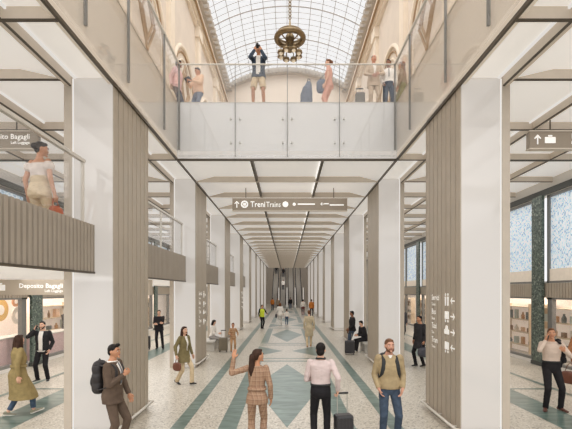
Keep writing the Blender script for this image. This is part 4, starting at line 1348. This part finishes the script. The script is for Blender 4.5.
r, f = P7.axes(1)
t, o = carried(P7, 'jacket', 'black jacket slung over the shoulder of the man in the cream shirt', 'jacket', P7.spine(-.05) - f * .17 - r * .16)
Q = MB()
Q.capsule(P7.spine(.51) - r * .14 + f * .09, P7.spine(.53) - r * .16 - f * .08, .03, .04); Q.capsule(P7.spine(.53) - r * .16 - f * .08, P7.spine(.28) - r * .20 - f * .16, .07, .09)
Q.capsule(P7.spine(.28) - r * .20 - f * .16, P7.spine(.0) - r * .22 - f * .17, .09, .07); Q.capsule(P7.spine(.40) - r * .26 - f * .14, P7.spine(.10) - r * .31 - f * .13, .06, .05)
add_mesh('cloth', remesh(Q, .012, 2, .01, 4), black_c, t, o)
P8 = person('person in a brown jacket and tan trousers cut off by the right edge', 7.52, 10.3, 0, 160, 1.80, 'm', 'b', ('short', 'ginger'),
    dict(rf=(.05, .08, .045, 0), lf=(-.05, -.06, .045, 0)), [jacket(F('rust_jacket', (170, 116, 80)))], tr(beige_c), dict(mat=brownshoe))
bag(P8, 'travel_bag', 'large brown bag beside the person at the right edge', 'bag', (.37, .0, .45), (.18, .42, .32), brownl, handles=[[(.37, -.1, .6), (.33, -.06, .76), (.29, 0, .82), (.33, .06, .76), (.37, .1, .6)]])

# ---- middle distance
P9 = person('woman in an olive blazer and beige trousers walking past the second left pillar', -2.92, 11.35, 0, 120, 1.66, 'f', 'a', ('long', 'brown'),
    dict(rf=(.04, -.13, .06, 0, .35), lf=(-.04, .14, .05, 4, -.2), rh=(.16, -.02, .51), rh_curl=.8, lh=(-.15, .05, .50), hy=12),
    [shirt(white_c), jacket(oliveb, hem=-.24, flare=.03)], tr(beige_c, flare=.01), dict(mat=black, high=.10), extras=(VF(white_c, .1, .05),))
c, d, n, t_ = P9.rh
bag(P9, 'handbag', 'brown handbag carried by the woman in the olive blazer', 'bag', c + V((.02, 0, -.24)), (.10, .28, .24), brownl, handles=[[c + V((.02, -.07, -.14)), c + V((0, -.03, 0)), c + V((0, .03, 0)), c + V((.02, .07, -.14))]])
P10 = person('man dressed all in black standing in the left aisle beyond the first pillar', -5.85, 18.3, 0, 168, 1.80, 'm', 'a', ('short', 'brown'),
    dict(rh=(-.03, .13, .66), rh_pole=(1, 0, -.6), rh_n=(0, -1, 0), rh_dir=(-1, .2, .1), lh=(.03, .15, .64), lh_pole=(-1, 0, -.6), lh_n=(0, -1, 0), lh_dir=(1, .2, .1), lf=(-.10, .06, .045, -10), rf=(.05, -.02, .045, 10)),
    [jacket(blackj, hem=-.1)], tr(black_c), dict(mat=black))
suitcase(-6.38, 18.1, 0, 10, 'black suitcase beside the man all in black', suitc, (.38, .26, .56), .35)
P11 = person('seated woman in a white top on the bench by the third left pillar', -3.42, 18.25, 0, 105, 1.66, 'f', 'a', ('bob', 'black'),
    dict(pz=.345, py=0, lf=(-.055, .27, .045, 0), rf=(.055, .25, .045, 0), lh=(-.05, .22, .44), rh=(.05, .22, .44), lean=8, hp=-18),
    [shirt(white_c, hem=-.02)], tr(greyc), dict(mat=whiteshoe))
suitcase(-2.78, 17.45, 0, 5, 'taupe suitcase standing beside the seated woman in white', suitg, (.38, .26, .56), .3)
P12 = person('child in a tan plaid outfit standing beside the taupe suitcase', -2.35, 17.4, 0, 165, 1.24, 'f', 'b', ('short', 'auburn'),
    dict(rh=(.10, .12, .62), lh=(-.16, .10, .60)), [jacket(mat_plaid('tan_plaid', (186, 146, 108), (150, 106, 72), (214, 184, 150)), hem=-.08)], tr(tan_c), dict(mat=brownshoe))
P13 = person('worker in a yellow vest and black clothes on the left of the concourse', -1.76, 28.2, 0, 150, 1.70, 'm', 'b', ('short', 'black'),
    dict(rh=(.14, .03, .5), lh=(-.19, .10, .62), rf=(.06, .06, .045, 0), lf=(-.06, -.05, .045, 0)), [shirt(black_c), dict(name='vest', mat=hiv, g=.024, hem=-.08, sleeve='none', neck=.52)], tr(black_c), dict(mat=black))
P14 = person('woman in a white top and pale trousers walking away down the middle', -.53, 30.5, 0, 0, 1.78, 'f', 'a', ('bob', 'auburn'),
    dict(rf=(.05, .08, .045, 0), lf=(-.05, -.08, .045, 0)), [shirt(white_c, hem=-.15, flare=.04)], tr(F('pale_trousers', (216, 212, 206))), dict(mat=whiteshoe))
bag(P14, 'shoulder_bag', 'dark bag at the side of the woman in white walking away', 'bag', (-.30, 0, .75), (.14, .3, .3), charc, handles=[[(-.30, -.1, .88), (-.2, 0, 1.38), (-.30, .1, .88)]])
P14b = person('child in a white top and blue jeans holding step with the woman in white', -.02, 30.8, 0, 0, 1.25, 'm', 'a', ('short', 'brown'),
    dict(rf=(.05, .06, .045, 0), lf=(-.05, -.06, .045, 0)), [shirt(white_c)], tr(denim), dict(mat=whiteshoe))
P15 = person('person in an orange jacket walking away on the far right', 2.58, 42, 0, 10, 1.80, 'm', 'b', ('short', 'brown'), dict(rf=(.05, .08, .045, 0), lf=(-.05, -.08, .045, 0)), [jacket(orange_c)], tr(charc))
P15b = person('person in a white shirt and dark trousers walking away beside the orange jacket', 1.72, 43, 0, 0, 1.76, 'm', 'a', ('short', 'black'), dict(rf=(.05, -.08, .045, 0), lf=(-.05, .08, .045, 0)), [shirt(white_c)], tr(F('maroon_trousers', (120, 70, 66))))
P15c = person('person in a long pale beige coat walking, right of the floor diamonds', 1.05, 19.0, 0, 0, 1.76, 'f', 'a', ('short', 'auburn'), dict(rf=(.05, .10, .045, 0), lf=(-.05, -.08, .045, 0)), [coat(F('pale_beige_coat', (206, 190, 160)), hem=-.42, flare=.02, g=.018)], tr(beige_c), dict(mat=tan_c))
P16 = person('man in a black jacket and jeans standing behind a black suitcase at right', 2.92, 17.9, 0, 262, 1.78, 'm', 'c', ('short', 'black'),
    dict(lh=(-.10, .12, .55), rh=(.12, .06, .5), hp=-6), [jacket(blackj, hem=-.06)], tr(denim2), dict(mat=black))
suitcase(2.62, 16.7, 0, -8, 'black suitcase in front of the man in black jacket and jeans', suitc, (.42, .28, .52), .3)
P17 = person('seated person in black on the bench behind the second right pillar', 3.42, 17.5, 0, 250, 1.74, 'm', 'a', ('short', 'black'),
    dict(pz=.335, lf=(-.055, .28, .045, 0), rf=(.055, .24, .045, 0), lean=18, lh=(-.05, .24, .42), rh=(.05, .24, .42), hp=-20), [jacket(blackj, hem=-.04)], tr(black_c), dict(mat=whiteshoe))
P18 = person('man in a long black coat carrying a duffle bag in the right aisle', 4.68, 14.1, 0, 240, 1.80, 'm', 'b', ('short', 'black'),
    dict(lh=(-.15, .05, .50), lh_curl=.9, rh=(.15, 0, .5), lf=(-.055, -.05, .045, 0), rf=(.055, .05, .045, 0), hy=10), [coat(F('black_coat', (56, 54, 56)), hem=-.30, flare=.03)], tr(black_c), dict(mat=black))
c, d, n, t_ = P18.lh
bag(P18, 'duffle_bag', 'dark duffle bag carried by the man in the long black coat', 'bag', c + V((-.11, .03, -.28)), (.26, .58, .32), charc, handles=[[c + V((-.10, -.12, -.14)), c + V((-.01, -.03, 0)), c + V((-.01, .05, 0)), c + V((-.10, .18, -.14))]])
P19 = person('man in dark trousers beyond the second right pillar in the right aisle', 6.35, 22.0, 0, 170, 1.76, 'm', 'a', ('short', 'brown'), dict(rf=(.05, .08, .045, 0), lf=(-.05, -.08, .045, 0)), [jacket(charc)], tr(black_c))
# ---- by the escalators
for args in (('person in an orange top near the far escalators, left of centre', -2.0, 55, 0, 20, orange_c, charc),
             ('person in a brown top beside the orange top near the far escalators', -1.2, 53, 0, 170, taupe_c, black_c),
             ('dark dressed person at the foot of the far escalators', .5, 58, 0, 0, black_c, denim)):
    person(args[0], args[1], args[2], args[3], args[4], 1.74, 'm', 'b', ('short', 'brown'), dict(rf=(.05, .05, .045, 0), lf=(-.05, -.05, .045, 0)), [jacket(args[5])], tr(args[6]))
for lab, x, k, m_ in (('dark figure high on the leftmost far escalator', -1.95, 19, black_c), ('dark figure high on the second far escalator', -.65, 17, black_c), ('figure in white and navy low on the second far escalator', -.65, 9, white_c)):
    person(lab, x, 63.5 + (k + .5) * .5, (k + 1) * 15 * .577 / 30 , 0, 1.74, 'm', 'b', ('short', 'black'), {}, [jacket(m_)], tr(navy))

# ---- mezzanine woman
PM = person('woman in a white puff sleeve blouse and wide beige trousers on the left balcony', -3.86, 6.25, MF, 8, 1.70, 'f', 'b', ('bun', 'black'),
    dict(rh=(.15, .0, .50), rh_curl=.8, lh=(-.15, .03, .50), hy=40, hp=-8, twist=5), [dict(name='blouse', mat=F('ivory_blouse', (222, 208, 198)), g=.012, hem=.20, sleeve='puff', neck=.455)], tr(beige_c, flare=.05, g=.022, rise=.25), dict(mat=tan_c), near=True)
c, d, n, t_ = PM.rh
bag(PM, 'handbag', 'rust red handbag held by the woman on the left balcony', 'bag', c + V((.03, 0, -.24)), (.10, .28, .26), redl, handles=[[c + V((.03, -.08, -.12)), c + V((0, -.03, 0)), c + V((0, .03, 0)), c + V((.03, .08, -.12))]])

# ---- gallery
G = GF
PA = person('photographer in a navy jacket and pale shorts behind the gallery glass', -.84, 11.85, G, 182, 1.88, 'm', 'b', ('short', 'black'),
    dict(rh=(.05, .125, .865), rh_pole=(.5, .3, -1), rh_dir=(-.3, .1, 1), rh_n=(-.6, -.8, 0), rh_curl=.8, lh=(-.05, .13, .855), lh_pole=(-.5, .3, -1), lh_dir=(.3, .1, 1), lh_n=(.6, -.8, 0), lh_curl=.8, lf=(-.085, 0, .045, -10), rf=(.085, 0, .045, 10)),
    [shirt(white_c), jacket(navy, hem=-.08)], dict(kind='shorts', mat=beige_c, g=.02), dict(mat=whiteshoe), extras=((('shirt_front', white_c, -.04, .53, .06, .06, .031),),))
c = (PA.rh[0] + PA.lh[0]) / 2 + V((0, .02, .035))
t, o = carried(PA, 'camera', 'black camera held up to the eye by the photographer', 'camera', c - V((0, 0, .04)))
Q = MB(); Q.box(c.x - .065, c.x + .065, c.y - .03, c.y + .03, c.z - .042, c.z + .042); Q.box(c.x - .025, c.x + .025, c.y - .025, c.y + .025, c.z + .04, c.z + .065); Q.build('body', black, t, o, bevel=.008)
Q = MB(); Q.cyl(c + V((0, .03, 0)), c + V((0, .12, 0)), .034, .037, 16); Q.build('lens', black, t, o, smooth=True)
PB = person('person in a pink shirt and dark trousers at the left end of the gallery', -3.42, 12.35, G, 100, 1.74, 'm', 'c', ('short', 'black'),
    dict(lean=6, rh=(.15, -.02, .5)), [shirt(pink_c, hem=-.06, g=.03)], tr(charc), dict(mat=black))
PC = person('man in a peach sweater holding a tablet on the gallery', -2.82, 12.7, G, 215, 1.72, 'm', 'b', ('short', 'black'),
    dict(rh=(.06, .19, .66), rh_pole=(.8, -.5, -1), lh=(-.05, .20, .66), lh_pole=(-.8, -.5, -1), hp=-22), [dict(name='sweater', mat=peach, g=.022, hem=-.02)], tr(greyb), dict(mat=black))
c = (PC.rh[0] + PC.lh[0]) / 2
t, o = carried(PC, 'tablet', 'grey tablet in the hands of the man in the peach sweater', 'tablet', c)
Q = MB(); Q.obox(c + V((0, .03, .02)), V((.12, 0, 0)), V((0, .075, .045)), V((0, -.003, .004))); Q.build('case', charc, t, o, bevel=.004)
PD = person('woman in a salmon outfit on the gallery, seen from the side', 1.28, 12.2, G, 285, 1.70, 'f', 'a', ('bun', 'auburn'),
    dict(rh=(.13, .03, .5), lh=(-.13, .05, .5), hy=-10), [dict(name='blouse', mat=salmon, g=.014, hem=-.05, sleeve='short')], tr(salmon, g=.018), dict(mat=tan_c))
bag(PD, 'shoulder_bag', 'grey blue shoulder bag of the woman in salmon', 'bag', (.05, .24, .92), (.14, .32, .42), greyb, handles=[[(.05, .12, 1.08), (.1, .05, 1.42), (.06, .34, 1.08)]])
t = thing('garment_bag', 'grey blue garment bag standing on the gallery, left of the woman in salmon', 'bag', (.60, 12.0, G))
Q = MB(); Q.capsule((0, 0, .12), (.0, 0, .62), .17, .16); Q.capsule((.02, 0, .6), (.05, 0, .82), .15, .09); Q.capsule((-.08, 0, .1), (-.1, 0, .5), .12, .1)
add_mesh('body', remesh(Q, .014, 3, .012, 2), greyb, t); MB().tube([(.0, 0, .86), (.03, 0, .98), (.09, 0, .98), (.1, 0, .86)], .012, 6).build('handle', charc, t, smooth=True)
PE = person('bald man in a beige plaid suit on the gallery', 2.62, 12.1, G, 178, 1.76, 'm', 'd', ('buzz', 'grey'),
    dict(rh=(.05, .13, .58), rh_pole=(1, -.3, -.5), lh=(-.05, .14, .60), lh_pole=(-1, -.3, -.5), hp=-6, hy=-10), [shirt(white_c, neck=.55), jacket(plaidb, hem=-.16)], tr(plaidb), dict(mat=brownshoe), extras=(VF(white_c, .12, .06),))
suitcase(2.20, 12.05, G, 0, 'grey suitcase beside the man in the beige plaid suit on the gallery', F('grey_case', (120, 116, 108)), (.28, .2, .52), .16)
PF = person('man in a white shirt with a dark lanyard on the gallery', 3.10, 12.2, G, 190, 1.68, 'm', 'c', ('short', 'black'),
    dict(rh=(.10, .08, .53), lh=(-.10, .08, .53), hy=20), [shirt(white_c, g=.02)], tr(navy, g=.025), dict(mat=black), extras=((('lanyard', black_c, .22, .50, .012, .012, .03),),))
PG = person('woman with long brown hair and a green skirt at the right end of the gallery', 3.58, 12.4, G, 300, 1.74, 'f', 'b', ('long', 'auburn'),
    dict(lh=(-.13, .05, .5), rh=(.13, .02, .5), hy=-10), [dict(name='blouse', mat=taupe_c, g=.014, hem=.05)], dict(kind='skirt', mat=greygreen, g=.02, len=.55, flare=.06), dict(mat=tan_c))

# ------------------------------------------------------------------ light
def area(name, loc, sx, sy, w, col=(.985, .985, 1), rot=(0, 0, 0)):
    l = bpy.data.lights.new(name, 'AREA'); l.shape = 'RECTANGLE'; l.size = sx; l.size_y = sy; l.energy = w; l.color = col
    o = bpy.data.objects.new(name, l); COL.objects.link(o); o.location = loc; o.rotation_euler = rot
    return o
for k in range(5):
    y = 16.5 + k * 11
    area('concourse_lamp', (0, y, CE - .22), 4.5, 10, 190)
for s in (-1, 1):
    for k in range(4):
        area('aisle_lamp', (s * 6.4, 4.5 + k * 9, CE - .22), 3.6, 8, 105)
for k in range(4):
    area('mezzanine_fill', (-6.2, 5 + k * 8, 2.99), 3.5, 6, 170)  # added fill light under the soffit, no fittings there
for s in (-1, 1):
    for k in range(4):
        area('shop_lamp', (s * 10.5, 13 + k * 6.5, 2.88), 1.6, 5, 130, (1, .92, .82))
area('hall_fill', (0, 28, SP + 4.0), 14, 48, 1200, (1, .97, .93))  # added fill light outside, above the vault, to brighten the upper hall
area('escalator_lamp', (0, 75, 13.6), 16, 14, 420)
for sx in (-1, 1):
    l = bpy.data.lights.new('sky_fill_sun', 'SUN'); l.energy = 3.0; l.angle = math.radians(70); l.color = (1, .985, .965)  # added soft suns from both sides, boosting skylight on the upper walls
    o = bpy.data.objects.new('sky_fill_sun', l); COL.objects.link(o); o.rotation_euler = (math.radians(14), math.radians(31) * sx, 0)
l = bpy.data.lights.new('sky_fill_sun', 'SUN'); l.energy = 1.0; l.angle = math.radians(80); l.color = (1, .98, .95)  # added soft sun from behind the camera, brightening front faces
o = bpy.data.objects.new('sky_fill_sun', l); COL.objects.link(o); o.rotation_euler = (math.radians(48), 0, 0)
w = bpy.data.worlds.new('sky'); SC.world = w; w.use_nodes = True
bg = w.node_tree.nodes['Background']; bg.inputs[0].default_value = (.99, .99, 1, 1); bg.inputs[1].default_value = 1.4

# ------------------------------------------------------------------ camera
cam = bpy.data.cameras.new('camera'); co = bpy.data.objects.new('camera', cam); COL.objects.link(co)
co.location = (0, 0, 2.65); co.rotation_euler = (PI / 2, 0, 0)
cam.sensor_width = 36; cam.lens = 400 / 572 * 36; cam.shift_y = (291 - 214.5) / 572; cam.shift_x = -1 / 572
cam.clip_start = .05; cam.clip_end = 300
SC.camera = co
SC.view_settings.view_transform = 'Standard'; SC.view_settings.look = 'None'; SC.view_settings.gamma = 1.0
SC.view_settings.use_curve_mapping = False
SC.view_settings.exposure = -0.48
